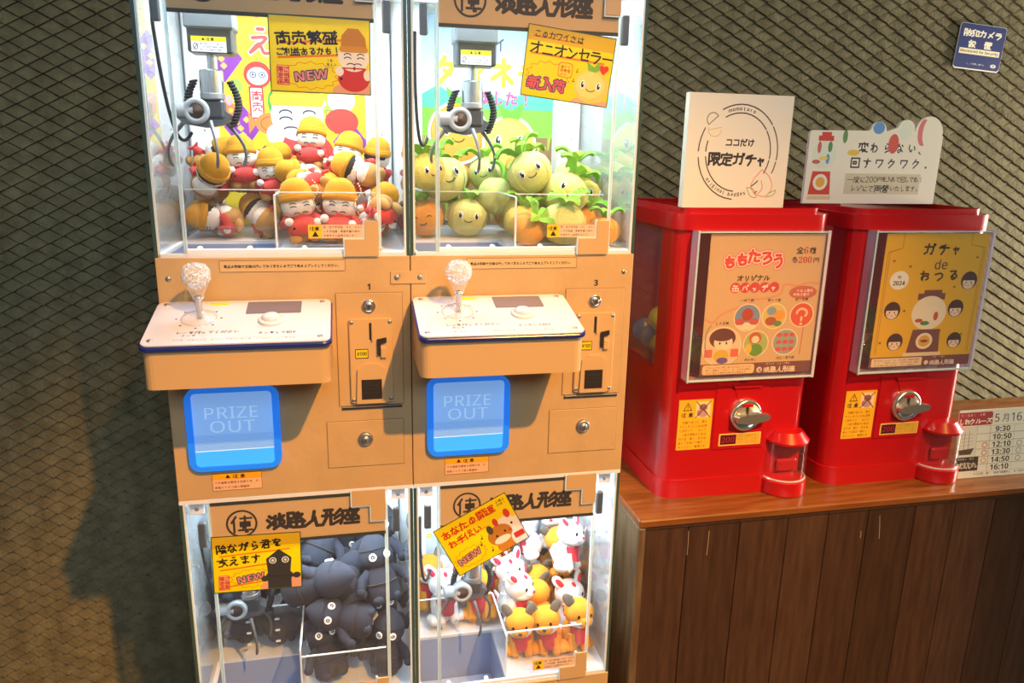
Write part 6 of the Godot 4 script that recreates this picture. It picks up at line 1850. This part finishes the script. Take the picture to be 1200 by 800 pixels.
func build_toys() -> void:
	toy_materials()
	var V := func(a, b, c) -> Vector3: return Vector3(a, b, c)
	var g := "capped plush dolls in the booth of machine number 1"
	heap("doll", g, [
		[291, 189, -0.235, 0.86, V.call(8, 0, 4), 0, "capped plush doll sitting upright just beside the claw's tip"],
		[365, 174, -0.255, 0.86, V.call(-6, -4, -3), 0, "highest sitting capped plush doll, before the backdrop's big face"],
		[405, 190, -0.215, 0.86, V.call(-10, -8, -12), 0, "capped plush doll leaning at the heap's top under the notice card"],
		[318, 212, -0.19, 0.82, V.call(0, 6, 4), 0, "capped plush doll with only its cap and eyes above its neighbours"],
		[355, 262, -0.075, 0.93, V.call(12, 4, 8), 2, "big capped plush doll against the front barrier, bead chain on its cap"],
		[408, 262, -0.075, 0.93, V.call(-4, 2, -3), 2, "big capped plush doll behind the caution label, bead chain falling straight"],
		[449, 232, -0.14, 0.86, V.call(-40, 10, -35), 0, "capped plush doll tipped sideways beside the side pane, arms out"],
		[440, 192, -0.24, 0.82, V.call(150, 10, 10), 0, "capped plush doll with its back turned, high by the back post"],
		[258, 212, -0.215, 0.90, V.call(160, -30, 40), 1, "capped plush doll on its face with a round white tag"],
		[252, 270, -0.215, 0.86, V.call(10, 80, 85), 0, "capped plush doll lying on its side at the chute guard"],
		[302, 250, -0.21, 0.86, V.call(150, 20, -80), 0, "capped plush doll lying with its black hair towards the chute"],
		[340, 206, -0.21, 0.82, V.call(20, 60, 75), 0, "capped plush doll lying flat across the middle of the heap"],
		[345, 228, -0.14, 0.77, V.call(-20, -50, 60), 0, "capped plush doll on its back behind the two big front dolls"],
		[424, 214, -0.16, 0.82, V.call(160, 20, -70), 0, "capped plush doll lying with cap towards the side pane, hair showing"],
		[455, 275, -0.075, 0.86, V.call(30, 30, 160), 2, "upside-down capped plush doll in the front corner by the seam"],
		[222, 235, -0.25, 0.84, V.call(200, -20, 50), 0, "capped plush doll with its back turned under the claw arm"],
		[222, 280, -0.225, 0.84, V.call(30, 60, 70), 0, "capped plush doll lying at the foot of the outer side pane"],
		[288, 278, -0.215, 0.84, V.call(140, 30, -60), 0, "capped plush doll wedged low behind the chute guard"],
		[384, 232, -0.14, 0.84, V.call(170, 30, -20), 0, "capped plush doll with its back turned between the two big ones"],
		[330, 250, -0.14, 0.84, V.call(60, 40, 50), 0, "capped plush doll squeezed beside the chute guard's edge"],
		[205, 250, -0.26, 0.82, V.call(120, 30, 60), 0, "capped plush doll slumped in the back corner by the outer side pane"],
	])
	var Y := 1.4065
	for e in [[0.30, -0.16], [0.365, -0.17], [0.235, -0.20], [0.29, -0.25], [0.355, -0.27], [0.225, -0.30], [0.14, -0.31], [0.075, -0.30]]:
		toy("doll", Vector3(e[0], Y + 0.032, e[1]), 0.84, V.call(rng.randf() * 360, 80, rng.randf() * 60), 0, "*capped plush doll", g)
	for e in [[0.26, -0.16], [0.33, -0.24], [0.25, -0.27], [0.15, -0.29]]:
		toy("doll", Vector3(e[0], Y + 0.085, e[1]), 0.84, V.call(rng.randf() * 360, 70, rng.randf() * 80), 0, "*capped plush doll", g)

	settle(0.0, Y, 0.095)
	g = "onion plush toys in the booth of machine number 3"
	heap("onion", g, [
		[490, 210, -0.20, 1.0, V.call(20, 0, 10), 2, "yellow onion plush peeping from behind the seam"],
		[523, 233, -0.13, 1.25, V.call(5, -5, 24), 0, "pale green onion plush tilted over the chute under the claw"],
		[549, 264, -0.19, 1.1, V.call(-6, 0, -6), 0, "pale green onion plush on the floor behind the chute guard"],
		[501, 272, -0.19, 1.05, V.call(-10, 5, 8), 1, "orange onion plush with shut eyes low in the chute corner"],
		[586, 270, -0.10, 1.0, V.call(160, 0, 10), 2, "yellow onion plush with its back turned beside the chute guard"],
		[567, 238, -0.22, 1.1, V.call(150, 10, 30), 0, "pale green onion plush turned away behind the guard"],
		[566, 210, -0.27, 1.0, V.call(-20, 0, 10), 0, "pale onion plush looking over the others with one eye hidden"],
		[536, 208, -0.28, 0.95, V.call(10, 0, 8), 1, "orange onion plush right under the claw arms"],
		[606, 224, -0.22, 1.05, V.call(170, 0, -8), 1, "orange onion plush with its back turned in the middle"],
		[617, 199, -0.28, 1.05, V.call(0, -5, -8), 1, "orange onion plush smiling with shut eyes on top of the heap"],
		[622, 248, -0.11, 1.18, V.call(-10, 0, 30), 0, "pale green onion plush leaning left behind the front barrier"],
		[671, 238, -0.13, 1.2, V.call(-4, -4, -28), 0, "pale green onion plush leaning right with leaves on its side"],
		[646, 284, -0.07, 1.15, V.call(2, 20, 0), 0, "pale green onion plush low in front, half under the caution label"],
		[703, 232, -0.19, 1.0, V.call(30, 0, -10), 2, "yellow onion plush high beside the back post"],
		[720, 277, -0.06, 0.8, V.call(-24, 0, -4), 1, "small orange onion plush in the front corner by the bracket"],
		[698, 262, -0.15, 1.0, V.call(100, 0, 20), 1, "orange onion plush under green leaves by the side pane"],
		[612, 284, -0.085, 0.9, V.call(120, 0, 50), 1, "orange onion plush squeezed under the left-leaning green one"],
		[690, 214, -0.27, 1.05, V.call(150, 0, 10), 0, "pale green onion plush with its back turned by the back post"],
		[648, 222, -0.28, 1.0, V.call(60, 0, 20), 0, "pale green onion plush whose leaves stick up by a white tag"],
	])
	for e in [[0.27, -0.2], [0.34, -0.21], [0.25, -0.31], [0.33, -0.31], [0.14, -0.32]]:
		toy("onion", Vector3(COL + e[0], Y + 0.033, e[1]), 1.0, V.call(rng.randf() * 360, 10, rng.randf() * 40), int(rng.randf() * 3), "*buried onion plush", g)

	settle(COL, Y, 0.095)
	g = "dark hooded plush toys in a lower booth"
	heap("hooded", g, [
		[385, 655, -0.24, 1.31, V.call(20, 0, -28), 0, "large dark hooded plush leaning under the title plate"],
		[443, 660, -0.20, 1.37, V.call(-10, -4, -4), 0, "large dark hooded plush standing tall by the side pane"],
		[407, 668, -0.27, 1.10, V.call(0, 0, 20), 0, "dark hooded plush peeping between the two large ones"],
		[410, 690, -0.22, 1.05, V.call(20, 0, 15), 1, "dark hooded plush in mid-heap with a white tag"],
		[437, 690, -0.16, 1.26, V.call(15, 0, 10), 0, "dark hooded plush facing out in front of the tall one"],
		[352, 708, -0.19, 1.16, V.call(15, -10, 50), 1, "dark hooded plush lying by the chute guard under the yellow card"],
		[378, 712, -0.17, 1.00, V.call(-10, -10, -20), 2, "dark hooded plush looking up beside a bead chain"],
		[420, 735, -0.11, 1.31, V.call(170, -60, 70), 0, "dark hooded plush lying face down across the heap"],
		[412, 775, -0.07, 1.16, V.call(8, -10, 72), 0, "dark hooded plush lying sideways behind the front barrier"],
		[370, 765, -0.08, 1.16, V.call(14, -6, 12), 0, "dark hooded plush leaning low beside the chute guard"],
		[452, 770, -0.08, 1.16, V.call(10, 0, -20), 0, "dark hooded plush in the front corner by the bracket"],
		[472, 738, -0.12, 1.21, V.call(20, 0, 6), 1, "dark hooded plush beside the seam pane with a white tag"],
		[472, 772, -0.06, 1.16, V.call(-15, 20, -10), 0, "dark hooded plush low beside the seam pane"],
		[310, 690, -0.26, 1.21, V.call(10, 0, 10), 1, "dark hooded plush half hidden by the yellow card"],
		[262, 680, -0.28, 1.21, V.call(25, 0, -4), 0, "dark hooded plush in the back corner behind the claw"],
		[295, 735, -0.25, 1.16, V.call(14, -20, 24), 0, "dark hooded plush fallen behind the slotted chute guard"],
		[330, 738, -0.23, 1.16, V.call(-14, -20, -40), 1, "dark hooded plush fallen on its back behind the chute guard"],
		[250, 655, -0.31, 1.1, V.call(15, 0, 8), 0, "dark hooded plush at the outer pane, high behind the claw"],
		[288, 655, -0.32, 1.1, V.call(-12, 0, -6), 0, "dark hooded plush wholly behind the yellow card"],
		[240, 705, -0.24, 1.1, V.call(22, -5, 14), 2, "dark hooded plush slumped against the outer side pane"],
		[275, 712, -0.24, 1.1, V.call(0, -10, -20), 1, "dark hooded plush with a white tag just behind the claw hub"],
		[322, 702, -0.22, 1.1, V.call(-10, -10, 30), 0, "dark hooded plush tipped over the chute guard's back edge"],
		[460, 700, -0.22, 1.1, V.call(30, 0, -8), 0, "dark hooded plush in the far pane's middle row"],
		[340, 670, -0.30, 1.16, V.call(0, 0, 14), 0, "dark hooded plush before the striped backdrop"],
	])
	Y = 0.4886
	for e in [[0.29, -0.16], [0.365, -0.17], [0.24, -0.22], [0.31, -0.25], [0.37, -0.28], [0.23, -0.31], [0.14, -0.31], [0.08, -0.32]]:
		toy("hooded", Vector3(e[0], Y + 0.035, e[1]), 1.1, V.call(rng.randf() * 360, 75, rng.randf() * 50), 0, "*dark hooded plush", g)
	for e in [[0.28, -0.2], [0.35, -0.24], [0.27, -0.3]]:
		toy("hooded", Vector3(e[0], Y + 0.09, e[1]), 1.1, V.call(rng.randf() * 360, 60, rng.randf() * 70), 0, "*dark hooded plush", g)

	settle(0.0, Y, 0.125)
	g = "dog plush toys in a lower booth"
	heap("dog", g, [
		[612, 758, -0.07, 1.14, V.call(-12, 14, 4), 0, "orange dog plush looking down, sitting at the front barrier"],
		[661, 746, -0.09, 1.20, V.call(10, 6, -3), 0, "orange dog plush sitting tall at the front barrier by the bracket"],
		[636, 734, -0.14, 1.14, V.call(-20, 10, 8), 0, "orange dog plush in the second row between two front ones"],
		[640, 705, -0.19, 1.14, V.call(-150, 10, 0), 0, "orange dog plush with its back turned in mid-heap"],
		[674, 710, -0.15, 1.25, V.call(20, 0, 0), 1, "white dog plush with big red ear linings by the side pane"],
		[664, 686, -0.22, 1.14, V.call(170, 10, -14), 0, "orange dog plush turned away with a grey ear up"],
		[630, 675, -0.24, 1.20, V.call(-25, 0, 16), 1, "white dog plush tilted in the middle of the heap"],
		[607, 692, -0.20, 1.20, V.call(14, 0, 8), 1, "white dog plush looking sideways above another white one"],
		[592, 716, -0.17, 1.20, V.call(50, 6, 4), 1, "white dog plush beside the chute guard"],
		[586, 678, -0.26, 1.14, V.call(-30, 0, 10), 0, "orange dog plush below the slanted yellow card"],
		[609, 657, -0.29, 1.14, V.call(16, 0, -10), 0, "orange dog plush high in the back row by the slanted card"],
		[637, 650, -0.30, 1.14, V.call(-10, 0, 6), 1, "white dog plush high in the back row before the backdrop"],
		[652, 662, -0.27, 1.14, V.call(25, 0, -8), 0, "orange dog plush in the back row next to a white one"],
		[677, 645, -0.30, 1.14, V.call(-20, 0, 6), 1, "white dog plush in the back row by the back post"],
		[681, 662, -0.26, 1.14, V.call(10, 0, 0), 0, "orange dog plush in the back row by the back post"],
		[700, 664, -0.20, 1.14, V.call(40, 0, -10), 3, "white dog plush with a paper tag by the side pane"],
		[690, 690, -0.20, 1.14, V.call(200, 0, 0), 0, "orange dog plush turned away by the side pane"],
		[531, 720, -0.24, 1.31, V.call(10, 0, 2), 1, "white dog plush sitting right under the claw"],
		[563, 716, -0.25, 1.31, V.call(-14, 4, 4), 0, "orange dog plush beside the one under the claw"],
		[501, 722, -0.25, 1.31, V.call(24, 0, -3), 0, "orange dog plush by the seam pane behind the chute"],
		[583, 655, -0.32, 1.14, V.call(0, 0, 0), 1, "white dog plush hidden behind the slanted yellow card"],
	])
	for e in [[0.25, -0.16], [0.31, -0.19], [0.37, -0.2], [0.24, -0.25], [0.31, -0.28], [0.36, -0.3]]:
		toy("dog", Vector3(COL + e[0], Y + 0.045, e[1]), 1.0, V.call(rng.randf() * 360, 20, rng.randf() * 40), int(rng.randf() * 2), "*dog plush", g)
	for e in [[0.28, -0.27], [0.35, -0.28]]:
		toy("dog", Vector3(COL + e[0], Y + 0.12, e[1]), 1.0, V.call(rng.randf() * 360, 20, rng.randf() * 40), int(rng.randf() * 2), "*dog plush", g)
	settle(COL, Y, 0.1)

# ---------------------------------------------------------------- the scene
func _ready() -> void:
	rng.seed = 4
	cam = Camera3D.new()
	cam.name = "camera"
	cam.fov = rad_to_deg(2.0 * atan(400.0 / 878.0))
	cam.transform = Transform3D(Basis(Vector3(0.97678, 0.02068, 0.21323), Vector3(0.03357, 0.96825, -0.24770), Vector3(-0.21159, 0.24911, 0.94508)).orthonormalized(), CAM)
	add_child(cam)
	cam.current = true
	var we := WorldEnvironment.new()
	we.name = "world"
	var e := Environment.new()
	e.background_mode = Environment.BG_COLOR; e.background_color = Color(0.02, 0.02, 0.02)
	e.tonemap_mode = Environment.TONE_MAPPER_LINEAR; e.tonemap_exposure = EXPOSURE
	e.sdfgi_enabled = true; e.ssao_enabled = true; e.ssil_enabled = true
	we.environment = e
	add_child(we)
	setup_materials()
	gacha_materials()
	build_lamps()
	build_room()
	build_machines()
	build_counter()
	build_gachas()
	build_toys()
